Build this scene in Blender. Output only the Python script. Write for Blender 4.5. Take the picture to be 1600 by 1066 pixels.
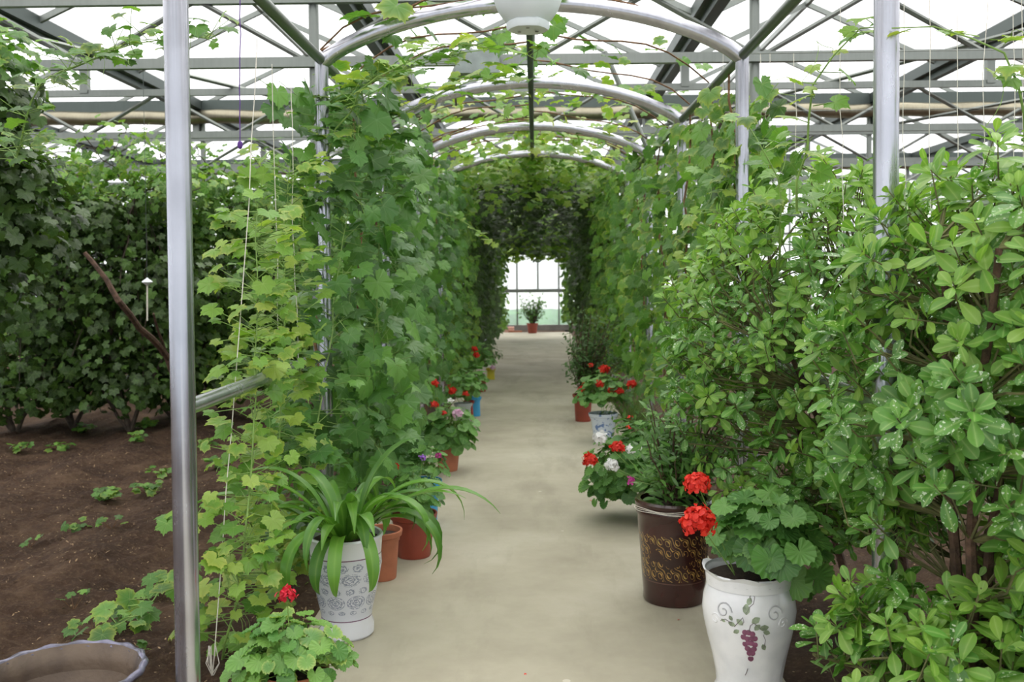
import bpy, math, random
import numpy as np
from mathutils import Vector, Matrix, Euler
random.seed(7); RNG = np.random.default_rng(11)
PI = math.pi
for o in list(bpy.data.objects): bpy.data.objects.remove(o)
SC = bpy.context.scene; COL = SC.collection

# ------------------------------------------------------------------ camera
H = 1.45; F = 1500.0
cam_d = bpy.data.cameras.new('camera'); cam = bpy.data.objects.new('camera', cam_d); COL.objects.link(cam)
SC.camera = cam
cam_d.sensor_width = 36; cam_d.lens = 36*F/1600
RC = (Matrix.Rotation(math.radians(1.0), 3, 'Z') @ Matrix.Rotation(math.radians(90-1.75), 3, 'X')
      @ Matrix.Rotation(math.radians(-0.45), 3, 'Z'))
cam.matrix_world = Matrix.Translation((0, 0, H)) @ RC.to_4x4()
_d = RC.transposed() @ Vector((0, 1, 0))
SX = (_d.x/-_d.z - 36/F)*F/1600; SY = (_d.y/-_d.z - 102/F)*F/1600
cam_d.shift_x = SX; cam_d.shift_y = SY
cam_d.dof.use_dof = True; cam_d.dof.focus_distance = 3.3; cam_d.dof.aperture_fstop = 5.0
cam_d.clip_start = 0.05; cam_d.clip_end = 500

def ray(px, py):
    return RC @ Vector(((px-800)/F + SX*1600/F, -(py-533)/F + SY*1600/F, -1))
def P(px, py, Y):                      # point of the place at depth Y seen at that pixel
    d = ray(px, py); t = Y/d.y
    return np.array((d.x*t, Y, H + d.z*t))
def G(px, py, z=0.0):                  # point on the ground
    d = ray(px, py); t = (z-H)/d.z
    return np.array((d.x*t, d.y*t, z))

# ------------------------------------------------------------------ world and exposure
W = bpy.data.worlds.new('overcast_sky'); SC.world = W; W.use_nodes = True
nt = W.node_tree; nt.nodes.clear()
bgn = nt.nodes.new('ShaderNodeBackground'); out = nt.nodes.new('ShaderNodeOutputWorld')
tc = nt.nodes.new('ShaderNodeTexCoord'); sp = nt.nodes.new('ShaderNodeSeparateXYZ'); rp = nt.nodes.new('ShaderNodeValToRGB')
nt.links.new(tc.outputs['Generated'], sp.inputs[0]); nt.links.new(sp.outputs['Z'], rp.inputs[0])
rp.color_ramp.elements[0].position = 0.0; rp.color_ramp.elements[0].color = (.62, .66, .70, 1)
rp.color_ramp.elements[1].position = 0.6; rp.color_ramp.elements[1].color = (1.0, .985, .97, 1)
nt.links.new(rp.outputs[0], bgn.inputs[0]); bgn.inputs[1].default_value = 1.7
nt.links.new(bgn.outputs[0], out.inputs[0])
sun_d = bpy.data.lights.new('sun', 'SUN'); sun_d.energy = 1.4; sun_d.angle = math.radians(40); sun_d.color = (1, .97, .92)
sun = bpy.data.objects.new('sun', sun_d); COL.objects.link(sun); sun.rotation_euler = (math.radians(-25), math.radians(18), 0); sun.location = (0, 0, 12)
SC.view_settings.view_transform = 'Standard'; SC.view_settings.look = 'None'
SC.view_settings.gamma = 1; SC.view_settings.use_curve_mapping = False
SC.view_settings.exposure = 0.6

# ------------------------------------------------------------------ materials
def srgb(h):
    h = h.lstrip('#'); c = [int(h[i:i+2], 16)/255 for i in (0, 2, 4)]
    return tuple([(x/12.92 if x <= .04045 else ((x+.055)/1.055)**2.4) for x in c]+[1.0])
class NM:
    def __init__(s, name):
        s.m = bpy.data.materials.new(name); s.m.use_nodes = True; s.t = s.m.node_tree; s.t.nodes.clear()
        s.o = s.n('OutputMaterial')
    def n(s, k, **kw):
        x = s.t.nodes.new('ShaderNode'+k)
        for a, b in kw.items(): setattr(x, a, b)
        return x
    def l(s, a, b): s.t.links.new(a, b)
    def val(s, sock, v):
        if hasattr(v, 'links') or isinstance(v, bpy.types.NodeSocket): s.l(v, sock)
        else: sock.default_value = v
    def math(s, op, a, b=0.0, c=0.0):
        x = s.n('Math', operation=op)
        s.val(x.inputs[0], a); s.val(x.inputs[1], b); s.val(x.inputs[2], c); return x.outputs[0]
    def mix(s, f, a, b, mode='MIX'):
        x = s.n('Mix', data_type='RGBA', blend_type=mode)
        s.val(x.inputs[0], f); s.val(x.inputs[6], a); s.val(x.inputs[7], b); return x.outputs[2]
    def noise(s, scale, detail=3, vec=None, rough=.5, out=0):
        x = s.n('TexNoise'); x.inputs['Scale'].default_value = scale; x.inputs['Detail'].default_value = detail; x.inputs['Roughness'].default_value = rough
        if vec is not None: s.l(vec, x.inputs['Vector'])
        return x.outputs[out]
    def ramp(s, f, stops):
        x = s.n('ValToRGB'); s.l(f, x.inputs[0]); e = x.color_ramp.elements
        while len(e) < len(stops): e.new(.5)
        for q, (p, c) in zip(e, stops): q.position = p; q.color = c if len(c) == 4 else tuple(c)+(1,)
        return x.outputs[0]
    def obj(s):
        return s.n('TexCoord').outputs['Object']
    def mapv(s, v, sc):
        x = s.n('Mapping'); s.l(v, x.inputs[0]); x.inputs['Scale'].default_value = sc; return x.outputs[0]
    def bump(s, h, st, d=.01):
        x = s.n('Bump'); s.l(h, x.inputs['Height']); x.inputs['Strength'].default_value = st; x.inputs['Distance'].default_value = d; return x.outputs[0]
    def pr(s, col, rough=.5, metal=0, nrm=None, spec=.5, coat=0):
        x = s.n('BsdfPrincipled'); s.val(x.inputs['Base Color'], col); s.val(x.inputs['Roughness'], rough)
        s.val(x.inputs['Metallic'], metal); x.inputs['Specular IOR Level'].default_value = spec; x.inputs['Coat Weight'].default_value = coat
        if nrm is not None: s.l(nrm, x.inputs['Normal'])
        return x.outputs[0]
    def fin(s, sh): s.l(sh, s.o.inputs[0]); return s.m

def simple(name, hexc, rough=.5, metal=0, var=.12, sc=12, bump=0, coat=0, spec=.5):
    m = NM(name); c = srgb(hexc); ob = m.obj()
    nz = m.noise(sc, 4, ob)
    d = tuple(x*(1-var*1.6) for x in c[:3])+(1,); b = tuple(min(1, x*(1+var)) for x in c[:3])+(1,)
    col = m.ramp(nz, [(.3, d), (.7, b)])
    nr = m.bump(m.noise(sc*4, 4, ob), bump) if bump else None
    return m.fin(m.pr(col, rough, metal, nr, spec, coat))

def leafmat(name, cols, vein='#a9bf6a', trans=.38, rough=.42, veinw=.35, spots=False, edge=None):
    m = NM(name); g = m.n('NewGeometry'); ri = g.outputs['Random Per Island']
    n = len(cols); col = m.ramp(ri, [(i/(n-1), srgb(c)) for i, c in enumerate(cols)])
    ob = m.obj(); nz = m.noise(14, 3, ob)
    col = m.mix(m.math('MULTIPLY', nz, .35), col, m.mix(.5, col, srgb('#8a9a3c')))
    uv = m.n('UVMap'); s = m.n('SeparateXYZ'); m.l(uv.outputs[0], s.inputs[0])
    vm = m.math('MULTIPLY', m.math('POWER', s.outputs[0], 7.0), veinw)
    col = m.mix(vm, col, srgb(vein))
    if edge:
        em = m.math('MULTIPLY', m.math('POWER', s.outputs[1], 4.0), m.math('MULTIPLY', m.math('GREATER_THAN', m.math('FRACT', m.math('MULTIPLY', ri, 7.31)), .7), .5))
        col = m.mix(em, col, srgb(edge))
    if spots:
        sel = m.math('GREATER_THAN', m.math('FRACT', m.math('MULTIPLY', ri, 13.7)), .5)
        big = m.math('GREATER_THAN', m.noise(110, 2, ob), .625)
        col = m.mix(m.math('MULTIPLY', m.math('MULTIPLY', sel, big), .75), col, srgb('#e4ecd8'))
    nr = m.bump(m.math('ADD', s.outputs[0], m.math('MULTIPLY', m.noise(60, 2, ob), .5)), .25, .004)
    a = m.pr(col, rough, 0, nr, .45)
    t = m.n('BsdfTranslucent'); m.l(m.mix(.55, col, m.mix(1.0, col, (1.5, 1.6, .5, 1), 'MULTIPLY')), t.inputs[0])
    mx = m.n('MixShader'); mx.inputs[0].default_value = trans; m.l(a, mx.inputs[1]); m.l(t.outputs[0], mx.inputs[2])
    return m.fin(mx.outputs[0])

def metal(name, hexc, rough=.25, streak=.5):
    m = NM(name); ob = m.obj(); c = srgb(hexc)
    st = m.noise(1.0, 4, m.mapv(ob, (45, 45, .25))); mt = m.noise(5, 5, ob)
    f = m.math('ADD', m.math('MULTIPLY', st, .45), m.math('MULTIPLY', mt, .55))
    col = m.ramp(f, [(.3, tuple(x*(1-streak*.6) for x in c[:3])+(1,)), (.65, c)])
    r = m.math('ADD', rough-.08, m.math('MULTIPLY', f, .3))
    return m.fin(m.pr(col, r, .92, m.bump(f, .05, .002)))

M = {}
M['steel'] = metal('brushed_steel', '#c6c7d0', .17, .6)
M['galv'] = metal('galvanised_steel', '#8b908b', .38, .35)
M['darkgalv'] = metal('weathered_galvanised_steel', '#5d6562', .45, .3)
M['film'] = metal('folded_silver_film', '#a09a86', .28, .5)
M['grape'] = leafmat('grape_leaf', ['#345f26', '#568a38', '#42742e', '#7fae48', '#5c9140', '#2f5824', '#6a9c3e'], '#b9cf86', edge='#b8c050')
M['grape_y'] = leafmat('grape_leaf_yellowing_and_lit', ['#568a36', '#7aa640', '#8db248', '#659640', '#a3b852', '#6a9c40'], '#c5d488', edge='#c8c468', trans=.4)  # yellow-green leaves; also carries the painted-in light of the end bays
M['grape_d'] = leafmat('grape_leaf_dark_shaded', ['#1b3316', '#27481e', '#325624', '#213c1a', '#4c742e'], '#7f9e58', trans=.3)  # dark leaves; the tunnel's inner shade is in this colour too
M['grape_b'] = leafmat('grape_leaf_bluish', ['#376634', '#558a42', '#42743a', '#6fa34a', '#2f5a2c', '#5c9044'], '#a5c48c', trans=.33)
M['shrub'] = leafmat('glossy_shrub_leaf', ['#3d702e', '#4f8638', '#619a40', '#487c34', '#74a84a', '#57903c'], '#b5cf86', trans=.3, rough=.32, spots=True, veinw=.5)
M['shrub_new'] = leafmat('young_shrub_leaf', ['#6a9c3e', '#82b048', '#659640', '#93b852', '#74a344'], '#b9d080', trans=.36, rough=.35, veinw=.5)
M['ger'] = leafmat('geranium_leaf', ['#3f7038', '#4c803e', '#5c9248', '#6b9e4c', '#4a7c3e'], '#9cc078', trans=.3, edge='#7fa356')
M['ger_y'] = leafmat('variegated_geranium_leaf', ['#4a8040', '#5f9448', '#7aa84e', '#6b9e4c'], '#a8c880', trans=.3, edge='#c8cc74')
M['strap'] = leafmat('strap_leaf', ['#3d6e2a', '#4f8432', '#66993a', '#5a8c34'], '#9cc060', trans=.3, rough=.35, veinw=.3)
M['small'] = leafmat('small_shrub_leaf', ['#35602e', '#447434', '#56883e', '#6a9a48'], '#9ab870', trans=.28)
M['smalld'] = leafmat('dark_small_leaf', ['#24461f', '#2f5628', '#3a642e', '#4a7838'], '#7c9c5c', trans=.25)
M['bark'] = simple('shrub_bark', '#5d4638', .85, 0, .35, 30, .6)
M['vinebark'] = simple('vine_bark', '#7a5a3e', .85, 0, .35, 40, .5)
M['twig'] = simple('green_brown_twig', '#6b6a42', .8, 0, .3, 20)
M['stalk'] = simple('green_stalk', '#84a452', .6, 0, .2, 20)
M['darkbark'] = simple('dark_bark', '#4a4036', .9, 0, .3, 20, .5)
M['twine'] = simple('white_twine', '#ded9cc', .8, 0, .1, 60)
M['purple_cord'] = simple('purple_cord', '#5a2f86', .6, 0, .15, 60)
def petal(name, c1, c2):
    m = NM(name); g = m.n('NewGeometry')
    col = m.ramp(g.outputs['Random Per Island'], [(0, srgb(c1)), (1, srgb(c2))])
    t = m.n('BsdfTranslucent'); m.l(col, t.inputs[0]); mx = m.n('MixShader'); mx.inputs[0].default_value = .3
    m.l(m.pr(col, .55), mx.inputs[1]); m.l(t.outputs[0], mx.inputs[2]); return m.fin(mx.outputs[0])
M['red'] = petal('red_petal', '#d01f14', '#f0432c'); M['crimson'] = petal('crimson_petal', '#c0102a', '#e63048')
M['white'] = petal('white_petal', '#e8e8e6', '#ffffff'); M['pink'] = petal('pale_pink_petal', '#e2b4d2', '#f4dcec')
M['magenta'] = petal('magenta_petal', '#b42a86', '#e05ab4'); M['violet'] = petal('violet_petal', '#9a4ad0', '#c890ee')
M['terracotta'] = simple('terracotta', '#a8674a', .75, 0, .15, 9, .15)
M['redplastic'] = simple('red_brown_clay', '#8c3e2c', .5, 0, .12, 8, .05)
M['bluepl'] = simple('blue_glaze', '#3f9fd2', .35, 0, .08, 8)
M['yellowpl'] = simple('yellow_glaze', '#b0a426', .4, 0, .08, 8)
M['redgl'] = simple('dark_red_glaze', '#8e1f20', .3, 0, .1, 8)
M['greyplanter'] = simple('grey_planter', '#a9b0ae', .5, 0, .1, 8)
M['whitepl'] = simple('white_plastic', '#dfe6e8', .35, 0, .05, 5)
M['potsoil'] = simple('potting_soil', '#3a2c22', .95, 0, .4, 60, .8)
M['pinkbox'] = simple('pink_carton', '#d8a898', .7)
M['greybox'] = simple('grey_casing', '#8d9694', .5)

# concrete path
m = NM('worn_concrete'); ob = m.obj()
a = m.noise(1.3, 6, ob, .6); b = m.noise(14, 5, ob, .7); c = m.noise(1.0, 5, m.mapv(ob, (3.5, .9, 1)), .65)
col = m.ramp(a, [(.32, srgb('#958f7d')), (.52, srgb('#aca693')), (.7, srgb('#bbb6a5'))])
col = m.mix(m.math('MULTIPLY', m.ramp(c, [(.52, (0, 0, 0)), (.7, (1, 1, 1))]), .5), col, srgb('#857f6e'))
col = m.mix(m.math('MULTIPLY', b, .35), col, srgb('#a0977f'))
vo = m.n('TexVoronoi'); m.l(ob, vo.inputs['Vector']); vo.inputs['Scale'].default_value = 3.1
sp_ = m.math('LESS_THAN', vo.outputs['Distance'], .045)
col = m.mix(m.math('MULTIPLY', sp_, .5), col, srgb('#d6d2c2'))
M['concrete'] = m.fin(m.pr(col, .75, 0, m.bump(b, .2, .004)))
# soil
m = NM('dark_soil'); ob = m.obj()
a = m.noise(3, 8, ob, .7); b = m.noise(45, 6, ob, .75)
col = m.ramp(a, [(.3, srgb('#33261f')), (.5, srgb('#463529')), (.72, srgb('#64503f'))])
col = m.mix(m.math('MULTIPLY', m.ramp(b, [(.5, (0, 0, 0)), (.75, (1, 1, 1))]), .6), col, srgb('#7c6752'))
vo = m.n('TexVoronoi'); m.l(ob, vo.inputs['Vector']); vo.inputs['Scale'].default_value = 28
sel = m.math('LESS_THAN', vo.outputs['Distance'], .13)
col = m.mix(m.math('MULTIPLY', sel, m.math('GREATER_THAN', m.noise(5, 2, ob), .55)), col, srgb('#9c8668'))
M['soil'] = m.fin(m.pr(col, .95, 0, m.bump(m.math('ADD', a, m.math('MULTIPLY', b, .4)), .9, .05), .2))
# roof and wall sheets
def sheet(name, c, tr, tl):
    m = NM(name); a = m.n('BsdfTransparent'); a.inputs[0].default_value = (1, 1, 1, 1)
    b = m.n('BsdfTranslucent'); b.inputs[0].default_value = c; d = m.pr(c, .3)
    x = m.n('MixShader'); x.inputs[0].default_value = tl; m.l(d, x.inputs[1]); m.l(b.outputs[0], x.inputs[2])
    y = m.n('MixShader'); y.inputs[0].default_value = tr; m.l(x.outputs[0], y.inputs[1]); m.l(a.outputs[0], y.inputs[2])
    return m.fin(y.outputs[0])
M['roofsheet'] = sheet('translucent_roof_sheet', (.95, .95, .95, 1), .55, .85)
M['wallsheet'] = sheet('milky_wall_sheet', (.92, .93, .94, 1), .4, .8)
M['glass'] = sheet('hazy_glass', (.8, .9, .95, 1), .86, .7)
M['kerb'] = simple('grey_base_wall', '#77736c', .9, 0, .2, 3, .2)
M['grass'] = simple('outside_grass', '#46703c', .9, 0, .25, 2, .3)
M['pale'] = simple('outside_paving', '#b9bcb8', .9, 0, .1, .4)

# ------------------------------------------------------------------ mesh helpers
WL = {}
def mesh(name, V, F, mat, parent=None, smooth=True, uv=None, kind=None):
    """V (n,3) world coordinates; F (m,k) array or list of faces; uv per vertex (n,2)"""
    V = np.asarray(V, dtype=np.float64).reshape(-1, 3)
    if parent is None:
        base = np.array([(V[:, 0].min()+V[:, 0].max())/2, (V[:, 1].min()+V[:, 1].max())/2, V[:, 2].min()])
        off = base
    else: base = WL[parent.name]; off = base
    me = bpy.data.meshes.new(name); Vl = V-off
    if isinstance(F, np.ndarray):
        k = F.shape[1]; nf = len(F)
        me.vertices.add(len(V)); me.vertices.foreach_set('co', Vl.astype(np.float32).ravel())
        me.loops.add(nf*k); me.loops.foreach_set('vertex_index', F.astype(np.int32).ravel())
        me.polygons.add(nf); me.polygons.foreach_set('loop_start', np.arange(0, nf*k, k, dtype=np.int32))
        me.polygons.foreach_set('loop_total', np.full(nf, k, dtype=np.int32))
        me.update(calc_edges=True)
    else: me.from_pydata([tuple(v) for v in Vl], [], [tuple(f) for f in F]); me.update()
    if uv is not None:
        L = me.uv_layers.new(name='UVMap'); idx = np.zeros(len(me.loops), dtype=np.int32); me.loops.foreach_get('vertex_index', idx)
        L.data.foreach_set('uv', np.asarray(uv, dtype=np.float32)[idx].ravel())
    if smooth: me.polygons.foreach_set('use_smooth', [True]*len(me.polygons))
    me.materials.append(M[mat] if isinstance(mat, str) else mat)
    o = bpy.data.objects.new(name, me); COL.objects.link(o)
    if parent is None: o.location = Vector(base)
    else: o.parent = parent
    WL[o.name] = base
    if kind: o['kind'] = kind
    return o
def empty(name, loc):
    o = bpy.data.objects.new(name, None); COL.objects.link(o); o.location = Vector(loc); o.empty_display_size = .1
    WL[o.name] = np.array(loc, dtype=float); return o
def tag(o, label, cat, group=None):
    o['label'] = label; o['category'] = cat
    if group: o['group'] = group
    return o

class MB:
    def __init__(s): s.V = []; s.F = []; s.U = []
    def add(s, V, F, U=None):
        k = len(s.V); s.V += [tuple(v) for v in V]; s.F += [tuple(i+k for i in f) for f in F]
        s.U += list(U) if U is not None else [(0, 0)]*len(V)
    def tube(s, pts, r, n=8, cap=True):
        pts = [Vector(p) for p in pts]; m = len(pts); rs = r if hasattr(r, '__len__') else [r]*m
        V = []; up = None
        for i, p in enumerate(pts):
            t = (pts[min(i+1, m-1)]-pts[max(i-1, 0)])
            if t.length < 1e-9: t = Vector((0, 0, 1))
            t.normalize()
            if up is None:
                up = Vector((0, 0, 1)) if abs(t.z) < .9 else Vector((1, 0, 0))
            a = t.cross(up).normalized(); up = a.cross(t).normalized(); b = up
            for j in range(n):
                q = 2*PI*j/n; V.append(p+(a*math.cos(q)+b*math.sin(q))*rs[i])
        F = [(i*n+j, i*n+(j+1) % n, (i+1)*n+(j+1) % n, (i+1)*n+j) for i in range(m-1) for j in range(n)]
        if cap: F += [tuple(range(n-1, -1, -1)), tuple((m-1)*n+j for j in range(n))]
        s.add(V, F); return s
    def box(s, lo, hi):
        x0, y0, z0 = lo; x1, y1, z1 = hi
        V = [(x0, y0, z0), (x1, y0, z0), (x1, y1, z0), (x0, y1, z0), (x0, y0, z1), (x1, y0, z1), (x1, y1, z1), (x0, y1, z1)]
        s.add(V, [(0, 3, 2, 1), (4, 5, 6, 7), (0, 1, 5, 4), (1, 2, 6, 5), (2, 3, 7, 6), (3, 0, 4, 7)]); return s
    def bar(s, p, q, w, h):           # rectangular bar between two points
        p = Vector(p); q = Vector(q); t = (q-p).normalized()
        up = Vector((0, 0, 1)) if abs(t.z) < .95 else Vector((0, 1, 0))
        a = t.cross(up).normalized()*w/2; b = a.cross(t).normalized()*h/2
        V = [p-a-b, p+a-b, p+a+b, p-a+b, q-a-b, q+a-b, q+a+b, q-a+b]
        s.add(V, [(0, 3, 2, 1), (4, 5, 6, 7), (0, 1, 5, 4), (1, 2, 6, 5), (2, 3, 7, 6), (3, 0, 4, 7)]); return s
    def lathe(s, c, prof, n=40, fn=None, a0=0):
        V = []; U = []; m = len(prof); L = [0]
        for i in range(1, m): L.append(L[-1]+math.hypot(prof[i][0]-prof[i-1][0], prof[i][1]-prof[i-1][1]))
        for i, (r, z) in enumerate(prof):
            for j in range(n+1):
                q = 2*PI*j/n+a0; rr, zz = (r, z) if fn is None else fn(r, z, q, i)
                V.append((c[0]+rr*math.cos(q), c[1]+rr*math.sin(q), c[2]+zz)); U.append((j/n, z))
        F = [(i*(n+1)+j, i*(n+1)+j+1, (i+1)*(n+1)+j+1, (i+1)*(n+1)+j) for i in range(m-1) for j in range(n)]
        s.add(V, F, U); return s
    def build(s, name, mat, parent=None, smooth=False, kind=None):
        o = mesh(name, s.V, s.F, mat, parent, True, s.U, kind)
        if not smooth: o.data.set_sharp_from_angle(angle=math.radians(35))
        return o

# leaf templates ------------------------------------------------------------------
def fan_leaf(tab, teeth=0, sub=1, ring=True, cup=-.12, wav=.05):
    a = []; r = []; ve = []
    for i in range(len(tab)-1):
        for k in range(sub):
            f = k/sub; a.append(tab[i][0]*(1-f)+tab[i+1][0]*f); rr = tab[i][1]*(1-f)+tab[i+1][1]*f
            r.append(rr*(1-teeth*(k % 2))); ve.append(tab[i][2] if k == 0 else 0)
    a.append(tab[-1][0]); r.append(tab[-1][1]); ve.append(tab[-1][2])
    A = [-x for x in a[:0:-1]]+a; R = r[:0:-1]+r; E = ve[:0:-1]+ve
    n = len(A); V = [(0, 0, 0)]; U = [(1, 0)]
    def z(x, y, rr, e): return cup*rr*rr + wav*(1 if not e else -1)*rr
    rings = (.5, 1.0) if ring else (1.0,)
    for q in rings:
        for i in range(n):
            t = math.radians(A[i]); rr = R[i]*q; x = math.sin(t)*rr; y = math.cos(t)*rr
            V.append((x, y, z(x, y, rr, E[i]))); U.append((E[i], q))
    Fc = [(0, 1+i+1, 1+i) for i in range(n-1)]
    if ring:
        for i in range(n-1):
            p, s_ = 1+i, 1+i+1; p2, s2 = p+n, s_+n; Fc += [(p, s_, s2), (p, s2, p2)]
    return np.array(V, float), np.array(Fc), np.array(U, float)
gtab = [(0, 1.0, 1), (14, .86, 0), (27, .73, 0), (40, .84, 0), (54, .93, 1), (68, .82, 0), (84, .69, 0), (98, .77, 0), (114, .80, 1), (134, .68, 0), (154, .56, 0), (172, .15, 0)]
T_grape = fan_leaf(gtab, .10, 2)
T_grape_far = fan_leaf([gtab[i] for i in (0, 2, 4, 6, 8, 10, 11)], 0, 1, False)
rtab = [(0, .92, 1)]+[x for k in range(1, 7) for x in ((k*26-13, .80 if k < 7 else .7, 0), (k*26, .93-.03*k, 1))]+[(172, .25, 0)]
T_ger = fan_leaf(rtab, .0, 2, True, .1, .06)
T_ger_far = fan_leaf([(0, .9, 1), (35, .85, 0), (70, .85, 1), (110, .8, 0), (150, .7, 1), (172, .25, 0)], 0, 1, False, .1, .05)
def strip_leaf(rows, fold=.22, cup=-.18):
    V = []; U = []
    for y, w in rows:
        z = cup*y*y
        V += [(-w, y, z+fold*w), (0, y, z), (w, y, z+fold*w)]; U += [(0, 1), (1, 0), (0, 1)]
    Fc = []
    for i in range(len(rows)-1):
        b = i*3
        for k in (0, 1): Fc += [(b+k, b+k+1, b+k+4), (b+k, b+k+4, b+k+3)]
    return np.array(V, float), np.array(Fc), np.array(U, float)
T_obov = strip_leaf([(0, .012), (.1, .03), (.3, .135), (.52, .225), (.72, .25), (.88, .18), (.97, .08), (1.0, .01)])
T_oval = strip_leaf([(0, .02), (.3, .22), (.65, .24), (1, .01)])
T_lance = strip_leaf([(0, .02), (.25, .13), (.6, .15), (1, .01)])
T_petal = strip_leaf([(0, .06), (.4, .32), (.8, .42), (1, .2)], .3, -.3)

def norm(a): return a/np.maximum(np.linalg.norm(a, axis=1, keepdims=True), 1e-9)
def rnd(n, s=1.0): return RNG.normal(0, s, (n, 3))
def foliage(name, T, pos, nrm, tip, scl, mat, parent=None, curl=.15, kind=None):
    V, Fc, U = T; n = len(pos)
    nrm = norm(np.asarray(nrm, float)); tip = np.asarray(tip, float)
    y = norm(tip-(tip*nrm).sum(1, keepdims=True)*nrm); x = np.cross(y, nrm)
    L = np.repeat(V[None], n, 0).copy()
    c = RNG.normal(0, curl, n); L[:, :, 2] += c[:, None]*L[:, :, 1]**2 + (RNG.normal(0, curl*.7, n))[:, None]*L[:, :, 0]**2
    L[:, :, 0] *= RNG.uniform(.85, 1.12, n)[:, None]
    L *= np.asarray(scl)[:, None, None]
    Wd = pos[:, None]+L[:, :, :1]*x[:, None]+L[:, :, 1:2]*y[:, None]+L[:, :, 2:]*nrm[:, None]
    FF = (Fc[None]+(np.arange(n)*len(V))[:, None, None]).reshape(-1, 3)
    return mesh(name, Wd.reshape(-1, 3), FF, mat, parent, True, np.tile(U, (n, 1)), kind)
def sticks(A, B, r):                    # many thin three-sided stalks
    A = np.asarray(A, float); B = np.asarray(B, float); n = len(A); t = norm(B-A)
    a = norm(np.cross(t, np.array([.31, .2, .93]))); b = np.cross(t, a); Vs = []
    for P_, rr in ((A, r), (B, r*.6)):
        for k in range(3):
            q = 2*PI*k/3; Vs.append(P_+(a*math.cos(q)+b*math.sin(q))*rr)
    V = np.stack(Vs, 1).reshape(-1, 3)
    f = np.array([(0, 1, 4, 3), (1, 2, 5, 4), (2, 0, 3, 5)]); return V, (f[None]+(np.arange(n)*6)[:, None, None]).reshape(-1, 4)
def merge(parts):
    Vs = []; Fs = []; k = 0
    for V, F_ in parts: Vs.append(np.asarray(V, float).reshape(-1, 3)); Fs.append(np.asarray(F_)+k); k += len(Vs[-1])
    return np.vstack(Vs), np.vstack(Fs)
def wobble(p, q, n, amp):
    p = np.array(p, float); q = np.array(q, float); t = np.linspace(0, 1, n)[:, None]
    w = np.cumsum(RNG.normal(0, amp, (n, 3)), 0); w -= t*w[-1]; w -= (1-t)*w[0]
    return p*(1-t)+q*t+w

# ------------------------------------------------------------------ setting: ground
def hsoil(x, y):
    h = -.035+.035*np.cos(x*5.2+.4*np.sin(y*.7))+.022*np.sin(x*9+y*2.1)*np.sin(y*3.3+x)+.012*np.sin(x*23+y*17)*np.sin(y*21-x*9)
    return np.minimum(h, .03)
def soil(name, xs, ys, edge):
    X, Y = np.meshgrid(xs, ys); Z = hsoil(X, Y)+RNG.normal(0, .0055, X.shape)+.012*np.sin(X*41+Y*13)*np.sin(Y*37-X*19)*np.sin(X*7+Y*5)
    d = np.clip(np.where(edge < 0, edge-X, X-edge)/.25, 0, 1); Z = Z*d+(1-d)*(-.03)
    n = len(xs); m_ = len(ys); V = np.stack([X, Y, Z], -1).reshape(-1, 3)
    i = np.arange(m_-1)[:, None]*n+np.arange(n-1)[None]; i = i.ravel()
    return mesh(name, V, np.stack([i, i+1, i+n+1, i+n], 1), 'soil', None, True, None, 'structure')
PL, PR, YE = -.95, .88, 24.6
ys = np.concatenate([np.arange(-4, 1.8, .4), np.arange(1.8, 9, .035), np.arange(9, 27, .2)])
soil('soil_bed_left', np.concatenate([np.arange(-15.3, -5, .3), np.arange(-5, PL-.02, .035), [PL, PL+.1]]), ys, PL)
soil('soil_bed_right', np.concatenate([[PR-.1], np.arange(PR, 3, .05), np.arange(3, 15.5, .35)]), np.concatenate([np.arange(-4, 1.8, .4), np.arange(1.8, 6, .06), np.arange(6, 27, .3)]), PR)
MB().box((PL-.001, YE, -.3), (PR+.001, 26, -.03)).build('soil_strip_end', 'soil', kind='structure')
pv = MB(); pv.box((PL, -4, -.3), (PR, YE, 0)); pv.build('floor', 'concrete', kind='structure')
MB().box((-40, 26.1, -.32), (40, 90, -.05)).build('outside_paving', 'pale', kind='structure')
# grassy bank outside, seen through the end glazing
gx = np.linspace(-14, 14, 80); gy = np.linspace(28.5, 33, 14); X, Y = np.meshgrid(gx, gy)
Z = .42*np.sin((Y-28.5)/4.5*PI)**.7+RNG.normal(0, .03, X.shape)-.06
i = (np.arange(13)[:, None]*80+np.arange(79)[None]).ravel()
mesh('grass_bank', np.stack([X, Y, Z], -1), np.stack([i, i+1, i+81, i+80], 1), 'grass', None, True, None, 'structure')

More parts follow.
